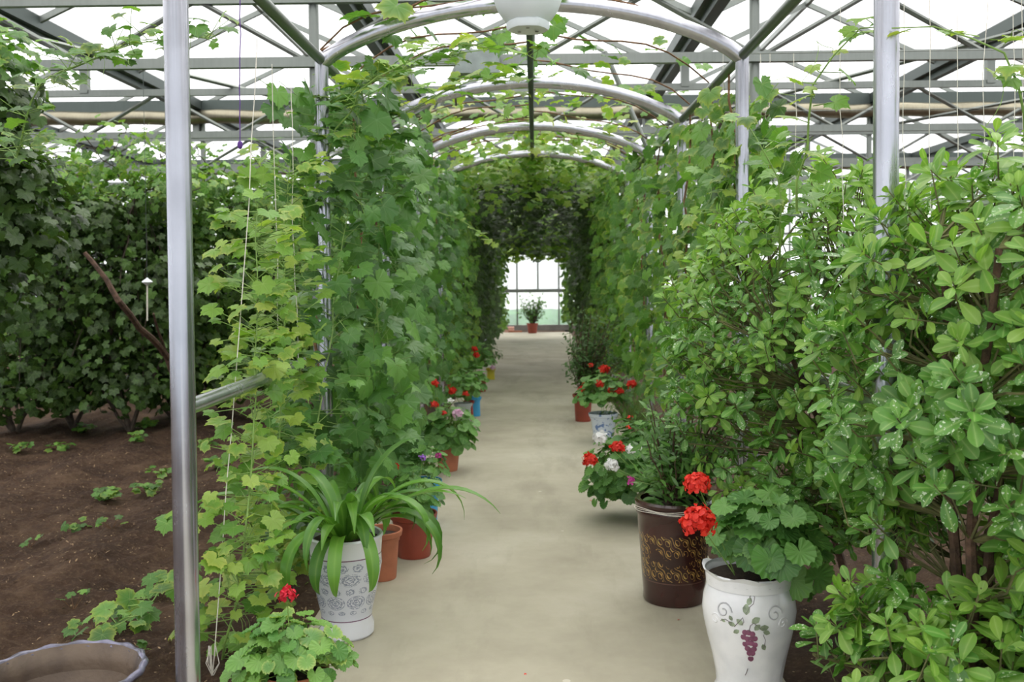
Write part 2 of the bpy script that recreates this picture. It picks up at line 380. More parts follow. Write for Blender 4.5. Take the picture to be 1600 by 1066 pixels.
# walls -----------------------------------------------------------------
GX = [-15.3+3.4*k+.0 for k in range(10)]      # gutters at 3.4 m, one either side of the path
GX = [x for x in GX]; ZG, ZR = 4.05, 4.85
def wall(name, a, b, zt=ZG):
    a = np.array(a, float); b = np.array(b, float); L = np.linalg.norm(b-a); d = (b-a)/L; nrm_ = np.array([-d[1], d[0]])
    def box(s0, s1, z0, z1, t):
        p = a+d*s0; q = a+d*s1; mb = [(p-nrm_*t), (q-nrm_*t), (q+nrm_*t), (p+nrm_*t)]
        V = [(x[0], x[1], z0) for x in mb]+[(x[0], x[1], z1) for x in mb]
        return V, [(0, 3, 2, 1), (4, 5, 6, 7), (0, 1, 5, 4), (1, 2, 6, 5), (2, 3, 7, 6), (3, 0, 4, 7)]
    w = MB(); w.add(*box(0, L, -.3, .12, .08)); w_ = w.build(name, 'kerb', kind='structure')
    g = MB(); g.add(*box(0, L, .12, 1.02, .006)); g.build('lower_glazing', 'glass', w_)
    g = MB(); g.add(*box(0, L, 1.08, zt, .01)); g.build('upper_sheeting', 'wallsheet', w_)
    f = MB(); f.add(*box(0, L, 1.0, 1.09, .04)); f.add(*box(0, L, 2.5, 2.56, .03)); f.add(*box(0, L, zt-.05, zt+.03, .05))
    k = 0; s = .12
    while s < L:
        f.add(*box(s-.02, s+.02, 1.05 if k % 2 else .1, zt, .03)); s += .565; k += 1
    f.build('glazing_frame', 'galv', w_)
    return w_
wall('wall_back', (-15.3, 26), (15.3, 26)); wall('wall_left', (-15.3, -4), (-15.3, 26)); wall('wall_right', (15.3, 26), (15.3, -4)); wall('wall_front', (15.3, -4), (-15.3, -4))
# roof ------------------------------------------------------------------
rf = MB()
for x in GX[:-1]:
    V = [(x, -4, ZG), (x, 26, ZG), (x+1.7, 26, ZR), (x+1.7, -4, ZR), (x+3.4, 26, ZG), (x+3.4, -4, ZG)]
    rf.add(V, [(0, 1, 2, 3), (3, 2, 4, 5)])
ceil = rf.build('ceiling', 'roofsheet', kind='structure')
rb = MB()
for x in GX[:-1]:
    rb.bar((x+1.7, -4, ZR-.04), (x+1.7, 26, ZR-.04), .05, .07)
    for y in np.arange(.1, 26, 2.4):
        rb.bar((x, y, ZG-.03), (x+1.7, y, ZR-.05), .045, .06); rb.bar((x+1.7, y, ZR-.05), (x+3.4, y, ZG-.03), .045, .06)
rb.build('rafters', 'galv', ceil)
for x in GX:
    g = MB(); g.bar((x, -4, ZG-.05), (x, 26, ZG-.05), .20, .05); g.bar((x-.11, -4, ZG), (x-.11, 26, ZG), .03, .14); g.bar((x+.11, -4, ZG), (x+.11, 26, ZG), .03, .14)
    g.bar((x, -4, ZG-.11), (x, 26, ZG-.11), .09, .07)
    g.build('roof_gutter', 'darkgalv', kind='structure')
# trusses across
def truss(y, z0=3.08, z1=3.56, pitch=1.7, web=.022):
    t = MB(); t.bar((-15.3, y, z0), (15.3, y, z0), .06, .075); t.bar((-15.3, y, z1), (15.3, y, z1), .06, .075)
    n = int(30.6/pitch)
    for k in range(n):
        x = -15.3+pitch*k
        t.tube([(x, y, z0), (x+pitch/2, y, z1)], web, 6); t.tube([(x+pitch/2, y, z1), (x+pitch, y, z0)], web, 6)
    for x in GX: t.bar((x, y, z1), (x, y, ZG-.1), .09, .09)
    return t.build('roof_truss', 'galv', kind='structure')
for y in (-.1, 3.6+.0, 7.3, 10.9, 14.5, 18.1, 21.7): 
    if y != 3.6: truss(y)
for y in (.0, 14.5, 21.7):
    b = MB(); b.box((-15.3, y-.12, 3.93), (15.3, y-.02, 4.12)); b.build('cross_beam', 'darkgalv', kind='structure')
    p = MB(); p.tube([(x, y-.1+.02*math.sin(x*3), 3.865+.012*math.sin(x*5)) for x in np.linspace(-15.2, 15.2, 120)], .105, 12); p.build('folded_shade_screen', 'film', kind='structure')
for y in (7.3, 14.5, 21.7):
    for x in GX[3:8] if y == 7.3 else GX[1:-1]:
        c = MB(); c.tube([(x*.985, y+.06, -.1), (x*.985, y+.06, 4.0)], .04, 12); c.build('greenhouse_column', 'galv', kind='structure')
# long diagonal wind braces between the trusses
br = MB()
for x0, y0, x1, y1 in ((-5.1, 7.3, -1.7, 14.5), (1.7, 14.5, 5.1, 7.3), (5.1, 14.5, 8.5, 7.3), (-8.5, 14.5, -5.1, 7.3)):
    br.tube([(x0, y0, 3.62), (x1, y1, 3.62)], .025, 6)
br.build('wind_braces', 'galv', kind='structure')

# ------------------------------------------------------------------ pergola (tubular tunnel frame)
XC, XL, XR, ZT, ZC = -.02, -1.08, 1.055, 2.555, 2.84
YP = [2.91+2*k for k in range(11)]
perg = tag(empty('arched_pergola', (XC, YP[0], 0)), 'long tubular steel arched pergola spanning the concrete path', 'pergola')
for k, y in enumerate(YP):
    for x in (XL, XR):
        MB().tube([(x, y, -.05), (x, y, ZT)], .037 if k == 0 else .034, 20).build('post', 'steel', perg)
    pts = []
    for j in range(33):
        u = j/32; x = XL+(XR-XL)*u; pts.append((x, y, ZT-.01+(ZC-ZT)*(1-(2*u-1)**2)**.82))
    MB().tube(pts, .04, 18).build('arch', 'steel', perg)
MB().tube([(XC, YP[0]-.3, ZC-.05), (XC, YP[-1]+.1, ZC-.05)], .02, 10).build('ridge_purlin', 'darkgalv', perg)
for x in (XL, XR):
    MB().tube([(x, YP[0]-.4, ZT+.0), (x, YP[-1]+.1, ZT+.0)], .026, 12).build('side_purlin', 'galv', perg)
    for k in range(10):
        MB().tube([(x, YP[k], 1.05), (x, YP[k+1], 1.05)], .026, 12).build('side_rail', 'steel', perg)
for s in (-1, 1):
    MB().tube([(s*1.05, YP[3], ZT+.05), (s*.66, YP[3], 3.5), (s*.6, YP[3]+.3, 3.62)], .024, 8).build('brace', 'galv', perg)

# ------------------------------------------------------------------ vines
def stem_pts(mb, p, q, r, n=12, amp=.02, k=5): 
    pts = wobble(p, q, n, amp); mb.tube(pts, list(np.linspace(r, r*.6, n)), k); return pts
def vine(label, side, y0, y1, n, size, mat, zlo=.25, zhi=2.5, roof=0, far=False, xin=.25, xout=.22, matp='vinebark', dens=None, hang=.25, roofmat=None):
    root = tag(empty('grape_vine', (side*1.12, (y0+y1)/2, -.03)), label, 'vine', 'grape vines along the pergola')
    x0 = XL if side < 0 else XR
    y = RNG.uniform(y0, y1, n); z = RNG.uniform(zlo, zhi, n)
    # clumps
    cl = np.stack([RNG.uniform(y0, y1, 14), RNG.uniform(zlo, zhi, 14)], 1)
    w = RNG.random(n) < .5; ci = RNG.integers(0, 14, n)
    y = np.where(w, cl[ci, 0]+RNG.normal(0, .16, n), y); z = np.where(w, np.clip(cl[ci, 1]+RNG.normal(0, .2, n), zlo, zhi), z)
    off = RNG.uniform(-xin, xout, n)
    pos = np.stack([x0+side*off, y, z], 1)
    nr = np.stack([np.full(n, -side*.75), np.full(n, -.45), np.full(n, .45)], 1)+rnd(n, .38)
    tip = np.stack([np.full(n, -side*.25), np.full(n, -.1), np.full(n, -1.)], 1)+rnd(n, .45)
    sc = RNG.uniform(.65, 1.25, n)*size
    T = T_grape_far if far else T_grape
    foliage('foliage', T, pos, nr, tip, sc, mat, root)
    st = MB()
    for k in range(3):
        yy = y0+(y1-y0)*(k+.5)/3; stem_pts(st, (x0+side*.05, yy, -.06), (x0, yy+random.uniform(-.2, .2), ZT), .011, 14, .02)
    st.build('stem', matp, root)
    if not far:
        A = pos+rnd(n, .05)+np.array([side*.06, 0, .03]); V, F_ = sticks(A, pos, .0022); mesh('leaf_stalks', V, F_, 'stalk', root)
    if roof:
        u = RNG.uniform(0, .56, roof); y = RNG.uniform(y0, y1, roof)
        x = np.where(side < 0, XL+(XR-XL)*u, XR-(XR-XL)*u); zz = ZT+(ZC-ZT)*(1-(2*u-1)**2)**.82
        d = RNG.exponential(hang*.5, roof); d = np.minimum(d, hang*2) if hang < .7 else RNG.uniform(0, 1, roof)**.8*(hang+.12*np.sin(x*9+y*3))
        pos = np.stack([x, y, zz+.10-d], 1)
        nr = np.stack([np.zeros(roof), np.full(roof, -.35), np.full(roof, 1.)], 1)+rnd(roof, .4)
        tip = np.stack([np.zeros(roof), np.full(roof, -.6), np.full(roof, -.6)], 1)+rnd(roof, .6)
        foliage('roof_foliage', T, pos, nr, tip, RNG.uniform(.65, 1.2, roof)*size, roofmat or mat, root)
        st = MB()
        for k in range(4):
            y_ = random.uniform(y0, y1); pts = []
            for j in range(9):
                u = j/16; x = XL+(XR-XL)*u if side < 0 else XR-(XR-XL)*u
                pts.append((x, y_+.1*math.sin(j+k), ZT+(ZC-ZT)*(1-(2*u-1)**2)**.82+.05))
            st.tube(pts, .006, 4)
        st.build('roof_shoots', matp, root)
    return root
ordw = ['', '', '', 'third', 'fourth', 'fifth', 'sixth', 'seventh', 'eighth', 'ninth', 'tenth']
# near pair
vine('big-leaved grape vine on the left posts behind the strap-leaved plant', -1, 4.75, 6.9, 640, .098, 'grape_b', .35, 2.6, 60, xin=.36, xout=.2, hang=.12, roofmat='grape')
vine('grape vine hanging on the right posts behind the glossy shrub', 1, 4.9, 6.9, 520, .08, 'grape', .75, 2.45, 26, xin=.1, xout=.3, hang=.1)
side_n = {-1: 'left', 1: 'right'}
for k in range(2, 10):
    for s in (-1, 1):
        y0, y1 = YP[k], YP[k]+2.0
        far = k >= 4
        n = (760 if s < 0 else 600) if k < 4 else 1150 if k < 7 else 850
        roof = [0, 0, 70, 150, 900, 1100, 1100, 300, 1700, 2000][k]
        xin = [.0, .0, .22, .3, .34, .36, .38, .42, .44, .46][k]
        mt = 'grape' if k < 5 or k > 7 else 'grape_d'  # shade of the deep bays put into a darker leaf colour
        if s < 0 and k < 4: mt = 'grape_b'
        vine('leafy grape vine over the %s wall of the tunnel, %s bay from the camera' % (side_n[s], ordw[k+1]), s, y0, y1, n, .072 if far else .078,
             mt, .3 if s < 0 else .45, 2.55, roof, far, xin, .3, hang=[0, 0, .08, .12, .3, .5, .55, .6, .92, 1.0][k], roofmat='grape_y' if k in (2, 3, 4, 8, 9) else 'grape_d')  # lighter roof leaves in the end bays stand for light from beyond

def climbing_vine(label, path, n, size, mat, spread, parent_name='climbing_vine', gap=True, droop=.6, group=None, r=.005, stemmat='stalk', face=(0, -1, .35)):
    """loose single shoot: leaves set alternately along a path"""
    path = np.array(path, float); root = tag(empty(parent_name, path[0]), label, 'vine', group)
    seg = np.linalg.norm(np.diff(path, axis=0), axis=1); cs = np.concatenate([[0], np.cumsum(seg)]); L = cs[-1]
    def at(s): return np.stack([np.interp(s, cs, path[:, i]) for i in range(3)], -1)
    ss = np.linspace(0, L, max(8, int(L*9))); pts = at(ss)+RNG.normal(0, .008, (len(ss), 3)); pts[0] = path[0]
    mb = MB(); mb.tube(pts, list(np.linspace(r, r*.4, len(pts))), 5); mb.build('stem', stemmat, root)
    s = np.sort(RNG.uniform(0.02*L, L, n)); c = at(s)
    ang = RNG.uniform(0, 2*PI, n); d = np.stack([np.cos(ang), np.sin(ang)*.8, RNG.uniform(-.2, .7, n)], 1)
    pos = c+norm(d)*RNG.uniform(.35, 1.0, (n, 1))*spread
    nr = np.array(face)[None]*.45+np.array([0, 0, .9])+rnd(n, .33); tip = d*np.array([1, 1, .3])+np.array([0, -.35, -droop*.6])+rnd(n, .25)
    foliage('foliage', T_grape, pos, nr, tip, RNG.uniform(.55, 1.2, n)*size, mat, root)
    V, F_ = sticks(c, pos, .0025); mesh('leaf_stalks', V, F_, 'stalk', root)
    # tendrils
    tb = MB()
    for k in range(max(2, n//14)):
        p = at(np.array([random.uniform(.1, .95)*L]))[0]; a = random.uniform(0, 6.28); pts = []
        for j in range(14):
            u = j/13; pts.append(p+np.array([math.cos(a)*.12*u+.012*math.sin(u*12), math.sin(a)*.1*u-.05*u, .05*math.sin(u*4)-.08*u*u+.012*math.cos(u*12)]))
        tb.tube(pts, .0012, 3)
    tb.build('tendrils', 'stalk', root)
    return root
g1 = 'young vines climbing the strings on the left'
climbing_vine('yellowish grape vine climbing the string from the soil beside the nearest left post', [G(345, 1045, -.05), P(385, 850, 3.55), P(398, 600, 3.75), P(402, 420, 3.8), P(404, 330, 3.85)], 210, .058, 'grape_y', .19, group=g1)
climbing_vine('yellow-green grape vine on the string just left of the second left post', [G(415, 935, -.05), P(430, 780, 4.2), P(440, 560, 4.3), P(445, 330, 4.4), P(452, 250, 4.4)], 230, .06, 'grape_y', .22, group=g1)
climbing_vine('green grape vine rising behind the strap-leaved plant on the left', [G(470, 900, -.05), P(480, 760, 4.3), P(520, 500, 4.7), P(540, 350, 4.8), P(560, 130, 4.9)], 150, .075, 'grape_b', .2, group=g1)
climbing_vine('big-leaved vine hanging from the left purlin beside the second left post', [G(590, 850, -.05), P(590, 600, 5.1), P(590, 420, 5.2), P(600, 250, 5.2), P(560, 130, 5.0)], 190, .082, 'grape_b', .24, group=g1)
climbing_vine('low grape vine sprawling at the foot of the nearest left post', [G(330, 985, -.05), G(300, 940, .16), P(270, 900, 3.7), P(205, 960, 3.4), P(160, 985, 3.4)], 26, .06, 'grape', .1, group=g1)
climbing_vine('small grape shoot with pale leaves left of the nearest left post', [G(420, 900, -.05), P(380, 780, 3.9), P(330, 800, 3.6), P(270, 815, 3.5)], 22, .06, 'grape_y', .12, group=g1)
g2 = 'vine shoots trailing in the air under the roof'
climbing_vine('trailing grape shoot under the nearest arch left of the hanging pot', [P(500, 260, 4.9), P(570, 130, 4.6), P(690, 70, 4.4), P(800, 80, 4.4), P(850, 95, 4.5)], 36, .06, 'grape_y', .13, group=g2, face=(0, -.6, .8))
climbing_vine('grape shoot leaning over from the left onto the second arch', [P(560, 330, 5.3), P(600, 190, 5.2), P(720, 130, 5.1), P(800, 120, 5.2)], 42, .065, 'grape_y', .15, group=g2, face=(0, -.6, .8))
climbing_vine('thin grape shoot along the underside of the second arch', [P(480, 210, 5.0), P(520, 150, 4.9), P(620, 110, 4.8), P(770, 75, 4.8)], 48, .055, 'grape', .13, group=g2, face=(0, -.6, .8))
climbing_vine('arching grape shoot above the glossy shrub right of the second right post', [P(1245, 330, 3.3), P(1255, 250, 3.2), P(1280, 110, 3.1), P(1330, 55, 3.05), P(1400, 45, 3.0)], 22, .05, 'grape_y', .1, group=g2)
climbing_vine('long bare grape shoot at the top right corner of the place', [P(1600, 300, 2.9), P(1590, 120, 2.8), P(1560, 65, 2.8), P(1470, 42, 2.8), P(1395, 48, 2.85)], 17, .045, 'grape_y', .08, group=g2)
climbing_vine('grape vine with reddish stem between the right posts and the shrub', [P(1215, 430, 3.7), P(1220, 290, 3.6), P(1190, 220, 3.55), P(1160, 190, 3.6)], 26, .055, 'grape', .12, group=g2)
climbing_vine('light green vine leaning on the second right post', [P(1120, 480, 5.1), P(1110, 400, 5.1), P(1130, 300, 5.0), P(1150, 250, 5.0)], 40, .06, 'grape_y', .2, group=g2)
climbing_vine('sinuous tendril-tipped shoot crossing the left side of the tunnel mouth', [P(680, 330, 8.4), P(720, 345, 8.3), P(760, 370, 8.2), P(790, 400, 8.2)], 14, .05, 'grape_y', .1, group=g2)
climbing_vine('leafy vine branch across the sky left of the nearest left post', [P(20, 260, 4.6), P(60, 130, 4.4), P(150, 90, 4.3), P(230, 60, 4.3), P(340, 60, 4.4)], 85, .06, 'grape', .2, group=g2)

# ------------------------------------------------------------------ plants in the left bed
def bed_plant(label, base, blobs, size, mat, trunks, name='bushy_vine', far=True, group='bushy vines in the left bed'):
    root = tag(empty(name, base), label, 'plant', group)
    Ps = []; N = []
    for (c, r, n) in [b_[:3] for b_ in blobs]:
        c = np.array(c); v = norm(rnd(n))*(RNG.random((n, 1))**.45)*np.array(r); Ps.append(c+v); N.append(v/np.array(r)+np.array([0, -.2, .7]))
    pos = np.vstack(Ps); nr = norm(np.vstack(N))+rnd(len(pos), .35)
    pos[:, 2] = np.maximum(pos[:, 2], .04)
    tip = np.array([0, -.2, -.8])+rnd(len(pos), .5)
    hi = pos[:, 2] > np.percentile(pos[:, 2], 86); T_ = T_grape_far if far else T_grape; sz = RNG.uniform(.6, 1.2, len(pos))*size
    foliage('foliage', T_, pos[~hi], nr[~hi], tip[~hi], sz[~hi], mat, root); foliage('backlit_top_foliage', T_, pos[hi], nr[hi], tip[hi], sz[hi], 'grape', root)  # topmost leaves coloured lighter to imitate backlight
    mb = MB()
    for t in trunks:
        r = t[-1]; pts = []
        for a, b in zip(t[:-2], t[1:-1]): pts += list(wobble(a, b, 6, .015))[:-1]
        pts.append(t[-2]); mb.tube(pts, list(np.linspace(r, r*.4, len(pts))), 7)
    # twigs to blob
    for (c, r, n) in blobs:
        for k in range(7):
            d = norm(rnd(1))[0]*np.array(r)*.8; src = np.array(trunks[0][-2]) if random.random() < .5 else np.array(c)
            mb.tube(wobble(src, np.array(c)+d, 6, .03), .005, 4)
    mb.build('branches', 'darkbark', root)
    return root
k = 0
dsc = ['dark dense bushy vine at the far left of the soil bed', 'dense bushy vine in the bed, second from the left', 'bushy vine in the bed with the slanting trunk before it',
       'green bushy vine in the bed just left of the nearest left post', 'green bushy vine in the bed just right of the nearest left post', 'tall bushy vine close beside the left tunnel wall']
for i, (px, Y, top) in enumerate(((20, 9.0, 2.75), (110, 9.4, 2.6), (200, 9.2, 2.7), (270, 9.9, 2.7), (350, 10.2, 2.6), (440, 10.6, 2.7))):
    b = P(px, 500, Y); b[2] = -.04
    bl = [((b[0], Y, .6), (.75, .6, .5), 620), ((b[0]+.1, Y+.1, 1.4), (.85, .8, .7), 900), ((b[0]-.2, Y-.3, 2.0), (.5, .4, .3), 350), ((b[0]+.35, Y, top-.35), (.6, .6, .4), 260), ((b[0]-.1, Y, top), (.4, .5, .35), 70)]
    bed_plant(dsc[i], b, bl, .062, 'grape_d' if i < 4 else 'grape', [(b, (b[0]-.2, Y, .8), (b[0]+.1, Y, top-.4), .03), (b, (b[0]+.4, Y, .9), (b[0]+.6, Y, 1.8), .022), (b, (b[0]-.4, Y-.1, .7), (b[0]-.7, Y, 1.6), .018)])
for i, px in enumerate((60, 170, 290, 400, 490)):
    Y = 13.2; b = P(px, 500, Y); b[2] = -.04
    bed_plant('leafy vine in the back row of the left bed, %s from the left' % ('first', 'second', 'third', 'fourth', 'last')[i], b,
              [((b[0], Y, 1.1), (1.0, .8, 1.05), 750), ((b[0], Y, 2.2), (1.0, .8, .6), 380)], .09, 'grape', [(b, (b[0], Y, 1.2), (b[0]+.1, Y, 2.4), .03)])
# overhanging vine at the left edge, close
b = np.array((-3.35, 5.6, -.04))
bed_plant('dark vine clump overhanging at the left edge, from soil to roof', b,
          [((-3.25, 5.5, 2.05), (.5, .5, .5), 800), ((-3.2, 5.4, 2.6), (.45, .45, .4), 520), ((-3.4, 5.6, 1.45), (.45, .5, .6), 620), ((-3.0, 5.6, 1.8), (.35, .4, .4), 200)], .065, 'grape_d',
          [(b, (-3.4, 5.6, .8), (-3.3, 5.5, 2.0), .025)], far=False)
# slanting bare trunk
t = tag(empty('slanting_trunk', G(290, 690, -.04)), 'bare brown vine trunk slanting up to the left behind the nearest left post', 'trunk')
mb = MB(); a_ = G(300, 690, -.05); mb.tube(list(wobble(a_, P(262, 560, a_[1]-.3), 5, .01))+list(wobble(P(262, 560, a_[1]-.3), P(185, 470, 7.5), 6, .012))[1:]+list(wobble(P(185, 470, 7.5), P(132, 395, 7.5), 6, .012))[1:], list(np.linspace(.035, .016, 16)), 8)
mb.tube(wobble(P(262, 560, a_[1]-.3), P(240, 490, 7.9), 6, .01), list(np.linspace(.016, .008, 6)), 6); mb.build('trunk', 'bark', t)

# soil seedlings
def seedling(i, px, py, n, s, mat='grape'):
    g = G(px, py); z0 = float(hsoil(g[0], g[1])); g[2] = z0-.005
    o = tag(empty('vine_seedling', g), seed_lab[i], 'seedling', 'seedlings in the left soil bed')
    a = RNG.uniform(0, 2*PI, n); r = RNG.uniform(.02, .5, n)**.7*s*3.2
    pos = g+np.stack([np.cos(a)*r, np.sin(a)*r, RNG.uniform(.03, .1, n)*(.6+s*6)], 1)
    nr = np.array([0, -.3, 1.])+rnd(n, .3); tip = np.stack([np.cos(a), np.sin(a), np.full(n, -.2)], 1)
    foliage('foliage', T_grape, pos, nr, tip, RNG.uniform(.6, 1.1, n)*s, mat, o)
    V, F_ = sticks(np.repeat(g[None], n, 0), pos, .002); mesh('stem', V, F_, 'vinebark', o)
seeds = [(165, 770, 26, .045), (230, 765, 20, .045), (120, 815, 6, .04), (175, 830, 7, .035), (95, 695, 12, .05), (30, 700, 12, .05), (210, 695, 12, .05),
         (345, 730, 12, .05), (250, 735, 9, .05), (230, 665, 26, .055), (130, 665, 24, .055), (320, 690, 14, .05), (190, 965, 12, .06), (255, 905, 10, .055), (150, 975, 7, .055), (225, 1010, 5, .03), (45, 835, 4, .035), (115, 935, 4, .03)]
seed_lab = ['broad seedling clump in the middle of the soil bed', 'seedling clump in the middle of the bed, nearer the post', 'tiny seedling on the ridge left of the middle clump', 'small seedling just below the middle clump',
            'dark seedling near the back of the bed at left', 'seedling at the left edge near the back', 'seedling clump below the bushy vines, near the slanting trunk', 'seedling right of the nearest left post, far back',
            'small seedling left of the nearest left post, far back', 'wide seedling patch at the foot of the bushy vines', 'seedling patch at the foot of the dark bushes', 'seedling patch behind the rail',
            'large-leaved seedling beside the brown bowl', 'seedling touching the left of the nearest left post', 'seedling just behind the rim of the brown bowl', 'tiny sprout between the bowl and the post',
            'tiny sprout at the left edge of the bed', 'tiny sprout above the bowl in dark soil']
for i, s in enumerate(seeds): seedling(i, *s)
# litter
n = 3600; x = RNG.uniform(-4.5, -1.0, n); y = RNG.uniform(2.3, 8, n)
pos = np.stack([x, y, hsoil(x, y)+.006], 1)
lit = foliage('dry_leaf_litter', T_lance, pos, np.array([0, 0, 1.])+rnd(n, .4), rnd(n), RNG.uniform(.008, .028, n), simple('dry_litter', '#8a7256', .9, 0, .4, 30), None, .3, 'stuff')
tag(lit, 'scattered dry leaf bits and clods on the left soil bed', 'litter')

# ------------------------------------------------------------------ big glossy shrubs on the right
def in_poly(x, y, poly):
    c = False; n = len(poly)
    for i in range(n):
        x1, y1 = poly[i]; x2, y2 = poly[(i+1) % n]
        if (y1 > y) != (y2 > y) and x < (x2-x1)*(y-y1)/(y2-y1)+x1: c = not c
    return c
def rosettes(tips, dirs, nl, s, seedf=1.0):
    """whorls of leaves at branch tips"""
    pos = []; nr = []; tp = []; sc = []
    for t, d in zip(tips, dirs):
        d = d/np.linalg.norm(d); a = np.cross(d, [.3, .1, .9]); a /= np.linalg.norm(a); b = np.cross(d, a); k = random.randint(nl-2, nl+3); big = random.uniform(.8, 1.2)
        for j in range(k):
            q = j*2.4+random.uniform(-.3, .3); lay = j/k; out_ = a*math.cos(q)+b*math.sin(q)
            up = -.1+1.15*lay; v = out_*(1-.5*lay)+d*up
            p = t-d*(.05*(1-lay)*random.uniform(.8, 2.2))
            pos.append(p+out_*.004); tp.append(v+np.random.normal(0, .1, 3)); nr.append(d*(1-.35*lay)-out_*up*.9+np.random.normal(0, .18, 3)); sc.append(s*big*(1.08-.5*lay)*random.uniform(.85, 1.1))
    return np.array(pos), np.array(nr), np.array(tp), np.array(sc)
np.random.seed(5)
def shrub(label, root_pts, center, radii, ntips, leaf, frac_new=.3, lo=.2, name='glossy_shrub', keep=None, nl=9, trunk_r=.02):
    base = np.mean(root_pts, 0); root = tag(empty(name, base), label, 'shrub', None)
    c = np.array(center); R = np.array(radii); tips = []; dirs = []; tries = 0
    while len(tips) < ntips and tries < ntips*40:
        tries += 1
        v = norm(rnd(1))[0]; rad = random.uniform(.5, 1.0) if random.random() < .45 else random.uniform(.85, 1.05)
        p = c+v*R*rad
        if p[2] < lo: continue
        if keep and not keep(p): continue
        tips.append(p); d = v*np.array([.7, .7, .4])+np.array([0, -.1, .6])+np.random.normal(0, .25, 3); dirs.append(d)
    tips = np.array(tips); dirs = np.array(dirs)
    mb = MB(); hubs = []
    for rp in root_pts:
        top = c+np.array([random.uniform(-.6, .6)*R[0], random.uniform(-.6, .6)*R[1], random.uniform(-.1, .6)*R[2]])
        pts = wobble(rp, top, 9, .012); mb.tube(pts, list(np.linspace(trunk_r, trunk_r*.45, 9)), 7); hubs += list(pts[3:])
    mb.build('trunk', 'bark', root)
    hubs = np.array(hubs); tw = MB()
    for t, d in zip(tips, dirs):
        dd = np.linalg.norm((hubs-t)*np.array([1.3, 1.3, .8]), axis=1)+np.where(hubs[:, 2] > t[2]-.1, .8, 0); h = hubs[np.argmin(dd)]
        mid = (h+t)/2+np.array([0, 0, -.04]); e = t-d/np.linalg.norm(d)*.12
        tw.tube([h, mid*.6+e*.4+np.random.normal(0, .02, 3), e, t], [.0042, .0034, .0026, .0018], 4)
    tw.build('twigs', 'twig', root)
    new = (RNG.random(len(tips)) < frac_new+.35*((tips[:, 2]-c[2])/R[2] > .45))
    for msk, mt, nm in ((~new, 'shrub', 'foliage'), (new, 'shrub_new', 'young_foliage')):
        if msk.any():
            foliage(nm, T_obov, *rosettes(tips[msk], dirs[msk], nl, leaf), mt, root, .18)
    return root
def keepA(p):   # keep the hollow where the bare trunks show and keep clear of the lens
    return p[1] > 1.75 and not (.96 < p[0]/p[1]*2.5 < 1.2 and p[2] < .92 and p[1] < 3.0)
A = [(1.18, 2.75, -.04), (1.26, 2.85, -.04), (1.34, 2.8, -.04), (1.22, 2.98, -.04), (1.42, 2.9, -.04), (1.30, 3.0, -.04), (1.52, 2.8, -.04), (1.38, 2.72, -.04), (1.24, 2.7, -.04), (1.46, 3.02, -.04), (1.30, 2.74, -.04)]
shrub('large glossy-leaved shrub with white-spotted leaves nearest the camera at right', np.array(A), (1.50, 2.75, 1.2), (.70, .66, .70), 760, .078, keep=keepA, lo=.55, nl=10)
shrub('glossy-leaved low side branches hanging beside the white grape pot', np.array([(1.40, 2.6, -.04), (1.45, 2.7, -.04)]), (1.18, 2.55, .36), (.56, .36, .30), 210, .078, .35, lo=.18, name='low_glossy_shrub', keep=lambda p: p[0] > .78 and p[1] > 2.1, trunk_r=.012)
shrub('dense glossy shrub standing behind the near one beside the right posts', np.array([(1.5, 4.0, -.04), (1.6, 4.1, -.04), (1.4, 4.15, -.04), (1.55, 3.9, -.04)]), (1.27, 3.95, 1.12), (.74, .6, .80), 760, .068, .4, lo=.38, name='glossy_shrub', keep=lambda p: p[1] > 3.4 and p[0] > .5+max(0, .9-p[2])*.7, nl=10)
shrub('glossy shrub at the right edge, farther back', np.array([(2.4, 3.6, -.04), (2.5, 3.7, -.04), (2.3, 3.8, -.04)]), (2.3, 3.6, 1.2), (.7, .5, .8), 420, .075, .3, lo=.25)

# ------------------------------------------------------------------ strings
def string(label, a, b, r=.0018, mat='twine', name='hanging_string', group=None, slack=.004):
    pts = wobble(a, b, 12, slack); mb = MB(); mb.tube(pts, r, 5); return tag(mb.build(name, mat), label, 'string', group)
def pur(px, Y, side): x = XL if side < 0 else XR; return np.array((x, Y, ZT-.02))
gL = 'white training strings on the left'
string('white training string of the nearest yellowish vine, tied from purlin to soil', P(402, 60, 3.85), G(332, 1060, -.02), .002, group=gL)
string('white training string hanging straight just left of the second left post', P(425, 100, 4.2), G(440, 900, -.02), .002, group=gL)
string('white training string hanging right before the second left post', P(455, 110, 4.4), P(466, 560, 4.4), .0018, group=gL)
mb = MB(); g0 = G(332, 1060, -.02)
for k in range(5): mb.tube([g0+np.array([.004*math.cos(k), 0, .01]), g0+np.array([.03*math.cos(k*2), -.01, .06]), g0+np.array([.015*math.cos(k*2+.5), 0, .12]), g0+np.array([.0, 0, .02])], .0018, 4)
tag(mb.build('string_knot', 'twine'), 'loose white knot of string ends at the foot of the vine', 'knot')
gR = 'white strings hanging above the right bed'
wr = MB()
for Y in (3.4, 5.6, 7.6): wr.tube([(XR+.05, Y, 2.72), (6, Y, 2.74)], .003, 5)
wires = tag(wr.build('overhead_wires', 'galv'), 'thin overhead wires above the right bed carrying the strings', 'wire')
for i, px in enumerate((1188, 1203, 1240, 1312, 1413, 1453, 1492, 1543, 1578, 1596)):
    Y = 3.4 if i > 2 else 5.6
    t_ = P(px, 0 if Y == 3.4 else 60, Y); t_[2] = 2.72; b_ = P(px+3, 420, Y); b_[2] = max(b_[2], .9)
    string('thin white string hanging straight down above the right bed', t_, b_, .0014 if Y < 4 else .0022, group=gR)
